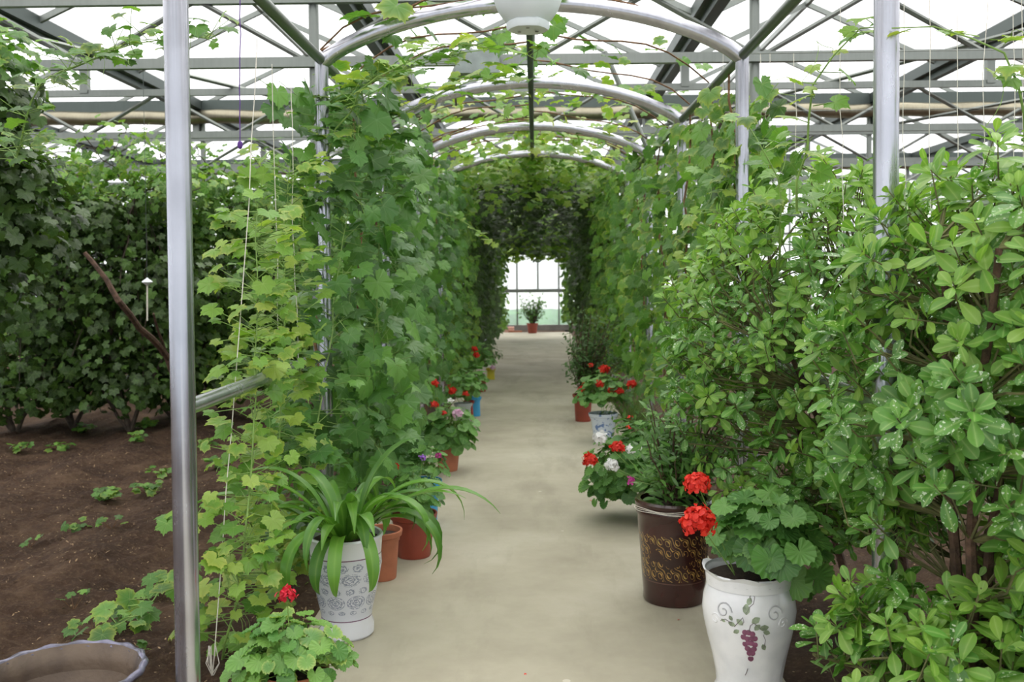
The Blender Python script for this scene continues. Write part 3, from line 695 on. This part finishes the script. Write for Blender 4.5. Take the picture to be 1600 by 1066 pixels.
for i in range(16):
    px = 1092+i*7.5+random.uniform(-2, 2); t_ = P(px, 150, 7.6); t_[2] = 2.72; b_ = t_.copy(); b_[2] = random.uniform(1.3, 1.9)
    string('thin white string in the dense cluster behind the second right post', t_, b_, .002, group='clustered strings behind the right posts')
c0 = P(372, -60, 3.3); c1 = P(375, 225, 3.3)
cd = tag(empty('purple_cord', c1), 'purple cord with a small purple tassel hanging beside the nearest left post', 'cord')
mb = MB(); mb.tube(wobble(c0, c1, 14, .002), .002, 5); crd = mb.build('cord', 'purple_cord', cd)
mb = MB(); mb.lathe(c1, [(.001, .012), (.008, .006), (.010, -.004), (.007, -.014), (.001, -.018)], 10); mb.build('tassel', 'purple_cord', crd)

# sprinkler hanging in the left bed
s0 = P(230, 440, 7.3); sp_o = tag(empty('hanging_sprinkler', s0), 'small white hanging sprinkler on a thin tube in front of the left bushes', 'sprinkler')
MB().lathe(s0, [(.003, .03), (.012, .02), (.035, .005), (.04, -.005), (.02, -.02), (.006, -.03)], 16).build('head', 'whitepl', sp_o)
MB().tube([s0+np.array([0, 0, -.03]), s0+np.array([-.005, 0, -.3])], .006, 6).build('dropper', 'twine', sp_o)
MB().tube([s0+np.array([0, 0, .02]), s0+np.array([0, 0, 3.08-s0[2]])], .002, 5).build('hose', 'darkgalv', sp_o)
# grey box on the first truss
bx = P(748, 112, 7.25); o = MB(); o.box((bx[0]-.16, 7.05, bx[2]-.05), (bx[0]+.16, 7.25, bx[2]+.12)); bb = o.build('fixture_box', 'greybox'); tag(bb, 'grey metal box hanging under the first truss above the tunnel', 'box')
MB().tube([(bx[0]-.12, 7.1, bx[2]-.03), (bx[0]-.17, 7.08, bx[2]-.1), (bx[0]-.16, 7.1, bx[2]-.28)], .008, 6).build('cable', 'darkbark', bb)
bl_ = P(1130, 190, 6.0); o = MB(); o.tube([(bl_[0], 6, bl_[2]+.05), (bl_[0]-.01, 6, bl_[2]), (bl_[0]-.03, 6, bl_[2]-.04)], .012, 6); tag(o.build('black_clip', 'darkbark'), 'small black clip hanging on a string near the second right post', 'clip')
o = MB(); o.tube([(bl_[0], 6, bl_[2]+.05), (bl_[0], 6, 3.0)], .0012, 4); o.build('clip_string', 'twine', bpy.data.objects['black_clip'])

# ------------------------------------------------------------------ pots
def potmesh(root, c, rt, rb, h, mat, lip=.012, n=40, prof=None, fn=None, thick=.008, soil=.03):
    if prof is None:
        prof = [(rb*.6, 0), (rb, 0), (rb+.002, .006), (rt-.012, h-.035), (rt-.010+lip*.3, h-.033), (rt+lip*.5-.004, h-.028), (rt+lip*.5, h-.004), (rt+lip*.3, h)]
    outer = prof; ri = outer[-1][0]-thick
    inner = [(ri, h-.002), (ri-.004, h-soil-.02)]
    o = MB(); o.lathe(c, outer+inner, n, fn); po = o.build('pot', mat, root)
    s = MB(); s.lathe(c, [(ri-.002, h-soil), (ri*.6, h-soil+.006), (.001, h-soil+.01)], 24); s.build('soil', 'potsoil', po)
def head(root, c, r, mat, n=None, T=T_petal):
    big = r > .04 and c[1] < 4; n = n or (420 if big else 110 if r > .04 else 60 if r > .03 else 34)
    v = norm(rnd(n)); v[:, 2] = np.where(v[:, 2] < -.5, -v[:, 2], v[:, 2]); pos = c+v*r*RNG.uniform(.5, .95 if c[1] < 4 else .85, (n, 1))*np.array([1, 1, .85])
    foliage('flower_head', T, pos, v+rnd(n, .35), rnd(n)+v*.5, np.full(n, r*(.30 if big else .5))*RNG.uniform(.8, 1.2, n), mat, root, .2)
def dome_leaves(root, c, R, Hh, n, s, T, mat, z0, name='foliage', squash=1.0, stalks=True, low=-.15, up=.8, dx=0):
    a = RNG.uniform(0, 2*PI, n); e = np.arcsin(RNG.uniform(low, 1, n)); rad = RNG.uniform(.55, 1.0, n)
    d = np.stack([np.cos(a)*np.cos(e), np.sin(a)*np.cos(e), np.sin(e)], 1)
    cc = np.array([c[0]+dx, c[1], z0]); pos = cc+d*np.array([R, R*squash, Hh])*rad[:, None]
    nr = d+np.array([0, -.15, up])+rnd(n, .28); tip = d*np.array([1, 1, .2])+np.array([0, 0, -.35])+rnd(n, .25)
    o = foliage(name, T, pos, nr, tip, RNG.uniform(.55, 1.15, n)*s, mat, root)
    if stalks:
        b = np.stack([RNG.normal(0, .02, n)+c[0], RNG.normal(0, .02, n)+c[1], np.full(n, z0-.02)], 1)
        V, F_ = sticks(b*.6+np.array([c[0], c[1], z0-.02])*.4, pos, .0022); mesh(name+'_stalks', V, F_, 'stalk', root)
    return pos
def stalks_to(root, pairs, r=.0028):
    V, F_ = sticks(np.array([p[0] for p in pairs]), np.array([p[1] for p in pairs]), r); mesh('flower_stalks', V, F_, 'stalk', root)
def geranium(label, c, rt, rb, h, mat, R, Hh, n, s, heads, leafm='ger', far=False, lift=.05, group='potted geraniums beside the path', name='potted_geranium', T=None, squash=1., low=-.15, prof=None, fn=None, dx=0):
    c = np.array([c[0], c[1], 0.001]); root = tag(empty(name, c), label, 'potted plant', group)
    potmesh(root, c, rt, rb, h, mat, prof=prof, fn=fn)
    dome_leaves(root, c, R, Hh, n, s, T or (T_ger_far if far else T_ger), leafm, h+lift, squash=squash, low=low, dx=dx)
    for k in range(0, 4): pass
    if heads:
        pr = []
        for (p, r, m_) in heads:
            head(root, np.array(p), r, m_); pr.append((np.array([c[0]*.7+p[0]*.3, c[1]*.7+p[1]*.3, h]), np.array(p)))
        stalks_to(root, pr)
    return root

# white jar with a painted bunch of grapes (right, nearest)
def mat_jar():
    m = NM('white_glazed_ceramic'); ob = m.obj(); nz = m.noise(9, 4, ob)
    col = m.ramp(nz, [(.35, srgb('#d9dadd')), (.6, srgb('#e9e9eb'))])
    return m.fin(m.pr(col, .22, 0, None, .5, .3))
M['jar'] = mat_jar()
cJ = P(1170, 895, 3.27); cJ = np.array([cJ[0], 3.27, .001]); hJ = .445
def jar_fn(r, z, q, i):
    w = 0
    if .02 < z < .17: w = -.004*abs(math.cos(q*14))**.5+.002
    if i in RIM: return r*(1+.035*math.cos(q*7)), z+.008*math.cos(q*7+.5)
    return r+w, z
profJ = [(.08, 0), (.105, 0), (.118, .012), (.119, .03), (.110, .05), (.114, .09), (.126, .15), (.140, .21), (.153, .27), (.158, .31), (.154, .35), (.143, .385), (.136, .405), (.139, .42), (.150, .435), (.156, .445)]
RIM = (len(profJ)-3, len(profJ)-2, len(profJ)-1)
jar = geranium('red geranium in the tall white jar painted with purple grapes', cJ, .156, .105, hJ, 'jar', .23, .22, 110, .066,
    [(P(1090, 757, 3.1), .046, 'red'), (P(1092, 817, 3.0), .062, 'red')], lift=.075, prof=profJ, fn=jar_fn, low=-.05, dx=.07)
dome_leaves(jar, cJ, .13, .14, 16, .07, T_ger, 'ger', .47, 'drooping_leaves', 1, True, -.9, .3, dx=.15)
def jr(z): return np.interp(z, [p[1] for p in profJ], [p[0] for p in profJ])
fa = math.atan2(-cJ[1], -cJ[0])          # bearing of the painted side
def onjar(da, z, e=.002): r = jr(z)+e; q = fa+da; return cJ+np.array([r*math.cos(q), r*math.sin(q), z])
M['berry'] = simple('purple_grape_paint', '#7c4560', .4, 0, .25, 40); M['pleaf'] = simple('grey_green_paint', '#8d9a80', .4, 0, .3, 40); M['ptend'] = simple('grey_brown_paint', '#6f6468', .5)
gp = MB()
random.seed(3)
for r_ in range(6):
    w = [3, 4, 4, 3, 2, 1][r_]
    for j in range(w):
        da = (j-(w-1)/2)*.07+random.uniform(-.02, .02)+.02*r_*.5; z = .275-.019*r_+random.uniform(-.004, .004); p = onjar(da, z, .0); q = fa+da
        t1 = np.array([-math.sin(q), math.cos(q), 0]); nn = np.array([math.cos(q), math.sin(q), 0]); V = [p+nn*.003]
        for k in range(10): V.append(p+nn*.001+(t1*math.cos(k*.628)+np.array([0, 0, 1])*math.sin(k*.628))*.0095)
        gp.add(V, [(0, 1+k, 1+(k+1) % 10) for k in range(10)])
pj = gp.build('painted_grapes', 'berry', jar, smooth=True)
gl = MB()
for da, z, a, s in ((-.05, .335, 1.6, .034), (.06, .31, .6, .03), (.22, .29, .2, .03), (.30, .28, -.3, .024), (.12, .285, .9, .026), (-.12, .30, 2.4, .026), (-.28, .295, 2.9, .024), (-.34, .31, 2.2, .018), (.30, .235, -1.1, .024), (-.2, .28, -2.6, .022), (-.5, .30, 2.7, .016), (-.02, .365, 1.2, .026)):
    V = [];
    for t, w in ((0, .05), (.25, .32), (.6, .38), (.85, .2), (1, .02)):
        for sgn in (-1, 1):
            dx = (math.cos(a)*t-math.sin(a)*w*sgn*.9)*s; dz = (math.sin(a)*t+math.cos(a)*w*sgn*.9)*s; V.append(onjar(da+dx/.15, z+dz, .0015))
    gl.add(V, [(2*i, 2*i+1, 2*i+3, 2*i+2) for i in range(4)])
gl.build('painted_leaves', 'pleaf', jar, smooth=True)
tn = MB()
for pts in ([(-.05, .34), (.02, .36), (.1, .37), (.13, .39), (.08, .40), (.02, .39), (.06, .378)], [(-.3, .29), (-.2, .31), (-.12, .325), (-.1, .31), (-.15, .30)], [(.3, .27), (.36, .25), (.34, .22)], [(-.1, .12), (-.06, .13), (-.03, .145)], [(-.35, .30), (-.5, .31), (-.62, .30)], [(0, .28), (.03, .30), (.1, .31), (.25, .29)]):
    tn.tube([onjar(a, z, .001) for a, z in pts], .0012, 4)
tn.build('painted_tendrils', 'ptend', jar)
rl = MB()
for s in (-1, 1):
    for cx, cz, R0 in ((-.62, .335, .03), (-.85, .30, .022), (.62, .335, .03)):
        rl.tube([onjar(s*cx*.9+R0*(1-k/22)*math.cos(k*.45)/.15, cz+R0*(1-k/22)*math.sin(k*.45), -.001) for k in range(20)], .003, 6)
rl.build('raised_scrolls', 'jar', jar)

# brown pot with gold scrolls
m = NM('brown_glaze_gold_scroll'); uv = m.n('UVMap'); s = m.n('SeparateXYZ'); m.l(uv.outputs[0], s.inputs[0])
mp = m.mapv(uv.outputs[0], (5, 4, 1)); w = m.n('TexMagic'); w.turbulence_depth = 4; m.l(mp, w.inputs[0]); w.inputs['Scale'].default_value = 3.2; w.inputs['Distortion'].default_value = 1.4
vo = m.n('TexVoronoi', feature='DISTANCE_TO_EDGE'); m.l(m.mapv(uv.outputs[0], (9, 8, 1)), vo.inputs['Vector']); vo.inputs['Scale'].default_value = 4
line = m.math('MULTIPLY', m.math('LESS_THAN', m.math('ABSOLUTE', m.math('SUBTRACT', w.outputs['Fac'], .5)), .07), m.math('GREATER_THAN', m.noise(3, 3, mp), .42))
band = m.math('MULTIPLY', m.math('GREATER_THAN', s.outputs[1], .115), m.math('LESS_THAN', s.outputs[1], .315))
ring = m.math('LESS_THAN', m.math('ABSOLUTE', m.math('SUBTRACT', s.outputs[1], .105)), .002)
col = m.mix(m.math('MULTIPLY', line, band), m.ramp(m.noise(6, 3, m.obj()), [(.3, srgb('#2b1513')), (.7, srgb('#43211d'))]), srgb('#a88a4a'))
col = m.mix(m.math('MULTIPLY', ring, .5), col, srgb('#6e5348'))
M['brownpot'] = m.fin(m.pr(col, .22, 0, None, .5, .4))
cB = np.array([P(1053, 900, 4.27)[0], 4.27, .001]); prB = [(.10, 0), (.132, 0), (.138, .01), (.137, .04), (.142, .1), (.152, .25), (.160, .34), (.162, .385), (.168, .395), (.170, .41), (.166, .42), (.172, .43), (.174, .445), (.168, .455)]
bp = tag(empty('potted_shrub', cB), 'small-leaved shrub in the brown glazed pot with gold scrollwork', 'potted plant')
potmesh(bp, cB, .17, .13, .455, 'brownpot', prof=prB, thick=.02, soil=.03)
def twiggy(root, c, z0, tips, leafs, nper, mat, T=T_lance, tmat='bark', tr=.005, n_up=.2, spread=.09):
    mb = MB(); pos = []; tp = []
    for t in tips:
        b = np.array([c[0]+random.uniform(-.03, .03), c[1]+random.uniform(-.03, .03), z0]); pts = wobble(b, t, 7, .012); mb.tube(pts, list(np.linspace(tr, .002, 7)), 5)
        for j in range(nper):
            u = random.uniform(.35, 1.0); p = b*(1-u)+np.array(t)*u+np.random.normal(0, spread*.45, 3); v = np.random.normal(0, 1, 3)+np.array([0, 0, .3]); pos.append(p); tp.append(v)
    mb.build('stems', tmat, root); pos = np.array(pos); tp = np.array(tp); n = len(pos)
    foliage('foliage', T, pos, np.array([0, -.3, 1.])+rnd(n, .45), tp, RNG.uniform(.6, 1.2, n)*leafs, mat, root)
tips = [P(random.uniform(1000, 1150), random.uniform(605, 745), random.uniform(3.95, 4.7)) for _ in range(64)]
twiggy(bp, cB, .43, tips, .058, 26, 'small', spread=.08)
tips = [P(random.uniform(1000, 1040), random.uniform(740, 775), random.uniform(4.1, 4.3)) for _ in range(8)]
n = 14; a = RNG.uniform(0, 6.28, n); pos = cB+np.stack([np.cos(a)*.05, np.sin(a)*.05, np.full(n, .44)], 1)
foliage('rosette', T_obov, pos, np.array([0, -.3, 1.])+rnd(n, .2), np.stack([np.cos(a), np.sin(a), np.full(n, .3)], 1), np.full(n, .09), 'grape_b', bp)
for (px, py) in ((984, 653), (983, 668), (1045, 697)): head(bp, P(px, py, 4.25), .016, 'red', 16)
wv = MB(); 
for k in range(3): wv.tube([cB+np.array([.176*math.cos(q), .176*math.sin(q), .415+.006*k+.003*math.sin(q*5+k)]) for q in np.linspace(PI, 2*PI+.4, 30)], .0014, 4)
wv.build('tied_string', 'twine', bp)

# white patterned pot with strap-leaved plant (left)
m = NM('white_glaze_blue_shells'); uv = m.n('UVMap'); s = m.n('SeparateXYZ'); m.l(uv.outputs[0], s.inputs[0])
U_, V_ = s.outputs[0], s.outputs[1]
def motif(row_c, row_h, cnt, rad, freq, shift):
    fu = m.math('SUBTRACT', m.math('FRACT', m.math('ADD', m.math('MULTIPLY', U_, cnt), shift)), .5)
    fv = m.math('DIVIDE', m.math('SUBTRACT', V_, row_c), row_h)
    d = m.math('SQRT', m.math('ADD', m.math('MULTIPLY', fu, fu), m.math('MULTIPLY', fv, fv)))
    ins = m.math('LESS_THAN', d, rad)
    rings = m.math('GREATER_THAN', m.math('SINE', m.math('ADD', m.math('MULTIPLY', d, freq), m.math('MULTIPLY', m.noise(90, 2, uv.outputs[0]), 14))), -.15)
    return m.math('MULTIPLY', ins, rings)
tot = motif(.302, .045, 15, .40, 26, 0)
for rc, rh, cnt, rad, fr, sh in ((.255, .060, 9, .45, 42, .3), (.205, .040, 15, .38, 30, .5), (.158, .062, 9, .46, 44, .0), (.115, .03, 15, .3, 26, .2)):
    tot = m.math('MAXIMUM', tot, motif(rc, rh, cnt, rad, fr, sh))
ringm = m.math('MAXIMUM', m.math('LESS_THAN', m.math('ABSOLUTE', m.math('SUBTRACT', V_, .333)), .0022), m.math('LESS_THAN', m.math('ABSOLUTE', m.math('SUBTRACT', V_, .078)), .0022))
col = m.mix(m.math('MULTIPLY', tot, .75), srgb('#dfe0e6'), srgb('#565f7c')); col = m.mix(m.math('MULTIPLY', m.math('LESS_THAN', V_, .33), m.math('MULTIPLY', m.math('GREATER_THAN', V_, .08), .28)), col, srgb('#a9b0c4'))
col = m.mix(ringm, col, srgb('#75506a'))
M['shellpot'] = m.fin(m.pr(col, .2, 0, None, .5, .4))
cS = np.array([P(541, 900, 3.86)[0], 3.86, .001]); prS = [(a_*1.1, z_) for a_, z_ in [(.07, 0), (.094, 0), (.100, .008), (.100, .045), (.092, .07), (.096, .1), (.108, .16), (.124, .24), (.132, .29), (.130, .33), (.132, .36), (.134, .392), (.138, .402), (.134, .41)]]
ap = tag(empty('potted_amaryllis', cS), 'strap-leaved plant in the white pot patterned with grey-blue shells', 'potted plant')
potmesh(ap, cS, .148, .1, .41, 'shellpot', prof=prS, thick=.01, soil=.025, n=56)
def strap(root, base, ang, L, w, rise, fall, mbs):
    n = 16; V = []; U = []; d = np.array([math.cos(ang), math.sin(ang), 0]); sd = np.array([-math.sin(ang), math.cos(ang), 0]); p = np.array(base, float); el = rise
    for i in range(n+1):
        u = i/n; ww = w*(.55+.45*min(1, u*3))*(1-max(0, u-.72)/.28*.93); t = d*math.cos(el)+np.array([0, 0, math.sin(el)]); nn = np.cross(sd, t)
        V += [p-sd*ww+nn*ww*.35*-1, p, p+sd*ww-nn*ww*.35]; U += [(0, 0), (1, 0), (0, 0)]
        p = p+t*L/n; el -= fall/n*(0.4+1.6*u)
    Fc = []
    for i in range(n):
        b = 3*i; Fc += [(b, b+1, b+4, b+3), (b+1, b+2, b+5, b+4)]
    mbs.add(V, Fc, U)
mbs = MB(); random.seed(12); sb = cS+np.array([0, 0, .385])
for k in range(34):
    a = k*2.399+random.uniform(-.3, .3); L = random.uniform(.34, .6); strap(ap, sb+np.array([math.cos(a)*.05, math.sin(a)*.05, 0]), a, L, random.uniform(.018, .027), random.uniform(.75, 1.45), random.uniform(1.2, 3.4), mbs)
for a, L, ri, fa_ in ((-.15, .68, .85, 1.6), (-.5, .62, .9, 3.0), (-1.1, .50, .7, 3.2), (-1.5, .46, .6, 3.0), (-2.0, .52, .7, 3.3), (.1, .62, 1.15, 2.6), (-1.75, .40, .5, 2.9), (3.2, .75, .75, 1.7), (-.3, .6, 1.0, 3.5)):
    strap(ap, sb+np.array([math.cos(a)*.06, math.sin(a)*.06, 0]), a, L, .026, ri, fa_, mbs)
mbs.build('strap_leaves', 'strap', ap, smooth=True)

# other left pots
def gpos(px, pyb, dz=0): g = G(px, pyb); return g
def pots_left():
    g = np.array([P(456, 1040, 3.03)[0], 3.05, 0])
    geranium('variegated geranium with one red bloom in the terracotta pot at front left', g, .108, .08, .19, 'terracotta', .2, .15, 120, .05,
             [(P(448, 931, 3.0), .034, 'crimson')], 'ger_y', lift=.02, low=-.1)
    g = gpos(596, 903); r = tag(empty('empty_pot', g+np.array([0, 0, .001])), 'small terracotta pot half hidden behind the shell-patterned pot', 'pot')
    potmesh(r, g+np.array([0, 0, .001]), .098, .07, .235, 'terracotta')
    g = gpos(647, 868)
    geranium('red-brown pot of violet and magenta geraniums on the left', g, .118, .085, .225, 'redplastic', .17, .20, 110, .036,
             [(P(660, 716, 4.95), .022, 'violet'), (P(685, 713, 5.0), .024, 'magenta'), (P(618, 730, 5.0), .024, 'red')], 'ger', lift=.04)
    g = gpos(662, 822)
    geranium('blue glazed pot of geranium just behind the red-brown pot', g, .105, .075, .27, 'bluepl', .15, .16, 70, .045, [], 'ger', lift=.05, low=0)
    g = gpos(700, 735)
    geranium('terracotta pot of pale pink and red geraniums on the left', g, .10, .07, .19, 'terracotta', .24, .22, 200, .055,
             [(P(715, 647, 6.9), .045, 'pink'), (P(704, 627, 7.0), .030, 'white'), (P(680, 600, 7.1), .034, 'red'), (P(679, 633, 7.0), .036, 'red'), (P(694, 647, 7.0), .03, 'red')], 'ger', True, .10, squash=.8, low=-.6)
    g = gpos(724, 665)
    geranium('pale grey pot of red geraniums on the left', g, .085, .07, .22, 'greyplanter', .2, .22, 90, .055,
             [(P(707, 611, 9.1), .046, 'red'), (P(727, 616, 9.1), .036, 'red')], 'ger', True, .1)
    g = gpos(733, 657)
    geranium('narrow dark red pot of geranium beside the small blue pot', g, .05, .045, .2, 'redgl', .12, .14, 40, .05, [(P(703, 604, 9.4), .028, 'red')], 'ger', True, .06)
    g = gpos(743, 650)
    geranium('small blue pot of geranium further along the left side', g, .06, .05, .2, 'bluepl', .16, .2, 90, .05, [(P(736, 606, 9.7), .028, 'red')], 'ger', True, .12)
    g = gpos(752, 612)
    geranium('red geranium with two stacked blooms before the yellow pot', g, .07, .055, .16, 'redplastic', .2, .28, 110, .055, [(P(741, 546, 11.4), .045, 'red'), (P(744, 555, 11.4), .045, 'red'), (P(752, 582, 11.3), .045, 'pink')], 'ger', True, .2)
    g = gpos(767, 593)
    geranium('dark-leaved plant with one pale bloom in the yellow pot', g, .065, .055, .16, 'yellowpl', .18, .2, 110, .05, [(P(770, 575, 13.1), .042, 'pink')], 'smalld', True, .16, T=T_oval)
pots_left()
# right pots
g = gpos(911, 658); rt = tag(empty('potted_shrub', g), 'dense dark shrub in the red-brown clay pot at the right edge of the path', 'potted plant')
potmesh(rt, g+np.array([0, 0, .001]), .10, .075, .27, 'redplastic')
tips = [g+np.array([random.uniform(-.18, .42), random.uniform(-.2, .5), random.uniform(.5, 1.15)]) for _ in range(70)]
twiggy(rt, g, .26, tips, .05, 26, 'smalld', T_oval, 'bark', .006, spread=.1)
for px, py, r in ((923, 571, .03), (908, 609, .04), (913, 598, .03)): head(rt, P(px, py, 9.3), r, 'red')
g = gpos(943, 690)
m = NM('white_blue_porcelain'); ob = m.obj(); col = m.mix(m.math('GREATER_THAN', m.noise(26, 2, ob), .6), srgb('#cfd8e6'), srgb('#6f88ba')); M['porc'] = m.fin(m.pr(col, .25, 0, None, .5, .3))
geranium('red geranium in the pale blue and white porcelain pot on the right', g, .125, .08, .25, 'porc', .25, .25, 170, .05,
         [(P(944, 577, 8.3), .048, 'red'), (P(937, 601, 8.2), .042, 'red'), (P(954, 611, 8.2), .036, 'red'), (P(968, 612, 8.2), .044, 'red'), (P(987, 601, 8.2), .046, 'red')], 'ger', True, .12)
g = gpos(1038, 812)
geranium('red and white geraniums spilling over the path before the brown pot', g, .12, .09, .25, 'redplastic', .36, .33, 520, .05,
         [(P(938, 685, 5.25), .045, 'white'), (P(965, 700, 5.1), .042, 'red'), (P(985, 704, 5.0), .032, 'white'), (P(999, 700, 5.0), .018, 'white'), (P(922, 720, 5.2), .045, 'red'), (P(956, 729, 5.05), .042, 'white'), (P(988, 751, 4.95), .028, 'magenta')], 'ger', False, .03, squash=.8, low=-.6, dx=-.13)
# far side plants trailing at the foot of the right wall
for i, (px, py, R_) in enumerate(((892, 560, .35), (962, 668, .3))):
    g = gpos(px+25, py+20); r = tag(empty('low_plant', g), ['low dark plant leaning out from the right tunnel wall near the end', 'low green plant at the foot of the right posts behind the porcelain pot'][i], 'plant')
    dome_leaves(r, g, R_, .55, 260, .05, T_oval, 'smalld' if i == 0 else 'small', .15)
# end plant
g = np.array([P(832, 520, 24.2)[0], 24.25, 0]); e = tag(empty('potted_shrub', g), 'spreading shrub in a small red pot at the far end of the path', 'potted plant')
potmesh(e, g+np.array([0, 0, .001]), .145, .105, .25, 'redplastic', n=24)
tips = [g+np.array([random.uniform(-.38, .38), random.uniform(-.25, .25), random.uniform(.5, .98)]) for _ in range(50)]
twiggy(e, g, .22, tips, .085, 10, 'small', T_oval, 'darkbark', .012, spread=.09)
g = P(795, 514, 24.6); o = MB(); o.box((g[0]-.13, 24.75, -.03), (g[0]+.13, 24.95, .13)); tag(o.build('carton', 'pinkbox'), 'small pale pink carton on the soil by the end wall', 'box')
o = MB(); o.box((PL+.25, 24.62, -.03), (PL+.6, 24.72, .04)); tag(o.build('brick', 'terracotta'), 'low reddish brick beside the pink carton at the path end', 'brick')

# hanging pot
cH = P(825, 50, 3.35); cH = np.array([cH[0], 3.35, cH[2]]); hp = tag(empty('hanging_planter', cH), 'white plastic planter with a notched foot hanging under the first arch', 'planter')
prH = [(.055, .012), (.062, .012), (.064, .03), (.066, .032), (.085, .045), (.106, .075), (.118, .11), (.122, .15), (.122, .2), (.128, .205), (.130, .22), (.122, .225), (.118, .2), (.112, .1), (.08, .06)]
MB().lathe(cH, prH, 40).build('pot', 'whitepl', hp)
ft = MB(); ft.lathe(cH, [(.001, .010), (.045, .008), (.066, .006), (.07, .014), (.07, .032), (.064, .036)], 40, lambda r, z, q, i: (r*(1+.07*max(0, math.cos(q*6))**3), z)); ft.build('foot', 'whitepl', hp)
hl = MB()
for k in range(3):
    a = k*2.1+.5; p = cH+np.array([math.cos(a)*.035, math.sin(a)*.035, .0055]); hl.lathe(p, [(.001, -.001), (.007, -.0008)], 8)
hl.build('drain_holes', 'darkbark', hp)
mk = MB(); 
for k in range(8): 
    q = -PI/2-.6+k*.09; mk.tube([cH+np.array([.1225*math.cos(q), .1225*math.sin(q), .13+.012*math.sin(k)]), cH+np.array([.1225*math.cos(q+.06), .1225*math.sin(q+.06), .15+.008*math.cos(k*2)])], .003, 5)
mk.build('blue_painting', 'bluepl', hp)
hk = MB()
for k in range(3):
    a = k*2.1; hk.tube([cH+np.array([math.cos(a)*.12, math.sin(a)*.12, .22]), cH+np.array([0, 0, 2.79-cH[2]])], .003, 5)
hk.build('hanger', 'whitepl', hp)

# brown bowl at bottom left
cO = np.array([P(96, 1045, 3.08)[0], 3.08, -.02])
m = NM('bowl_clay'); ob = m.obj(); col = m.ramp(m.noise(7, 5, ob), [(.35, srgb('#3d3029')), (.65, srgb('#685849'))]); M['bowl'] = m.fin(m.pr(col, .6, 0, m.bump(m.noise(40, 3, ob), .3)))
m = NM('bowl_rim_glaze'); ob = m.obj(); col = m.ramp(m.noise(18, 4, ob), [(.4, srgb('#4a4856')), (.6, srgb('#74728a'))]); M['bowlrim'] = m.fin(m.pr(col, .3, 0, None, .5, .3))
bo = tag(empty('planter_bowl', cO), 'wide shallow brown bowl with a wavy blue-grey rim on the soil', 'bowl')
wv_ = lambda r, z, q, i: (r*(1+.012*math.cos(q*17)), z+.003*math.cos(q*17+1))
MB().lathe(cO, [(.12, 0), (.15, 0), (.19, .05), (.235, .12), (.25, .185), (.240, .187), (.225, .12), (.215, .045)], 72).build('pot', 'bowl', bo, smooth=True)
MB().lathe(cO, [(.248, .165), (.260, .17), (.265, .18), (.262, .190), (.252, .193), (.243, .188), (.240, .178)], 96, wv_).build('rim', 'bowlrim', bo, smooth=True)
MB().lathe(cO, [(.217, .045), (.12, .053), (.05, .05), (.001, .055)], 30).build('dry_soil', 'potsoil', bo)
n = 60; a = RNG.uniform(0, 6.28, n); r = RNG.uniform(0, .15, n); foliage('dry_leaves', T_oval, cO+np.stack([r*np.cos(a), r*np.sin(a), np.full(n, .06)], 1), np.array([0, 0, 1.])+rnd(n, .3), rnd(n), RNG.uniform(.015, .05, n), 'bark', bo)

# fallen petals on the path
for px, py, wh in ((820, 1052, 'nearest the camera'), (1060, 969, 'at the foot of the brown gold-scrolled pot'), (925, 782, 'left of the brown pot below the blooms')):
    g = G(px, py, .002); v = np.array([g]); tag(foliage('fallen_petal', T_petal, v, np.array([[0, 0, 1.]]), rnd(1), np.array([.014]), 'red'), 'tiny red petal fallen on the path '+wh, 'petal', 'red petals fallen on the path')
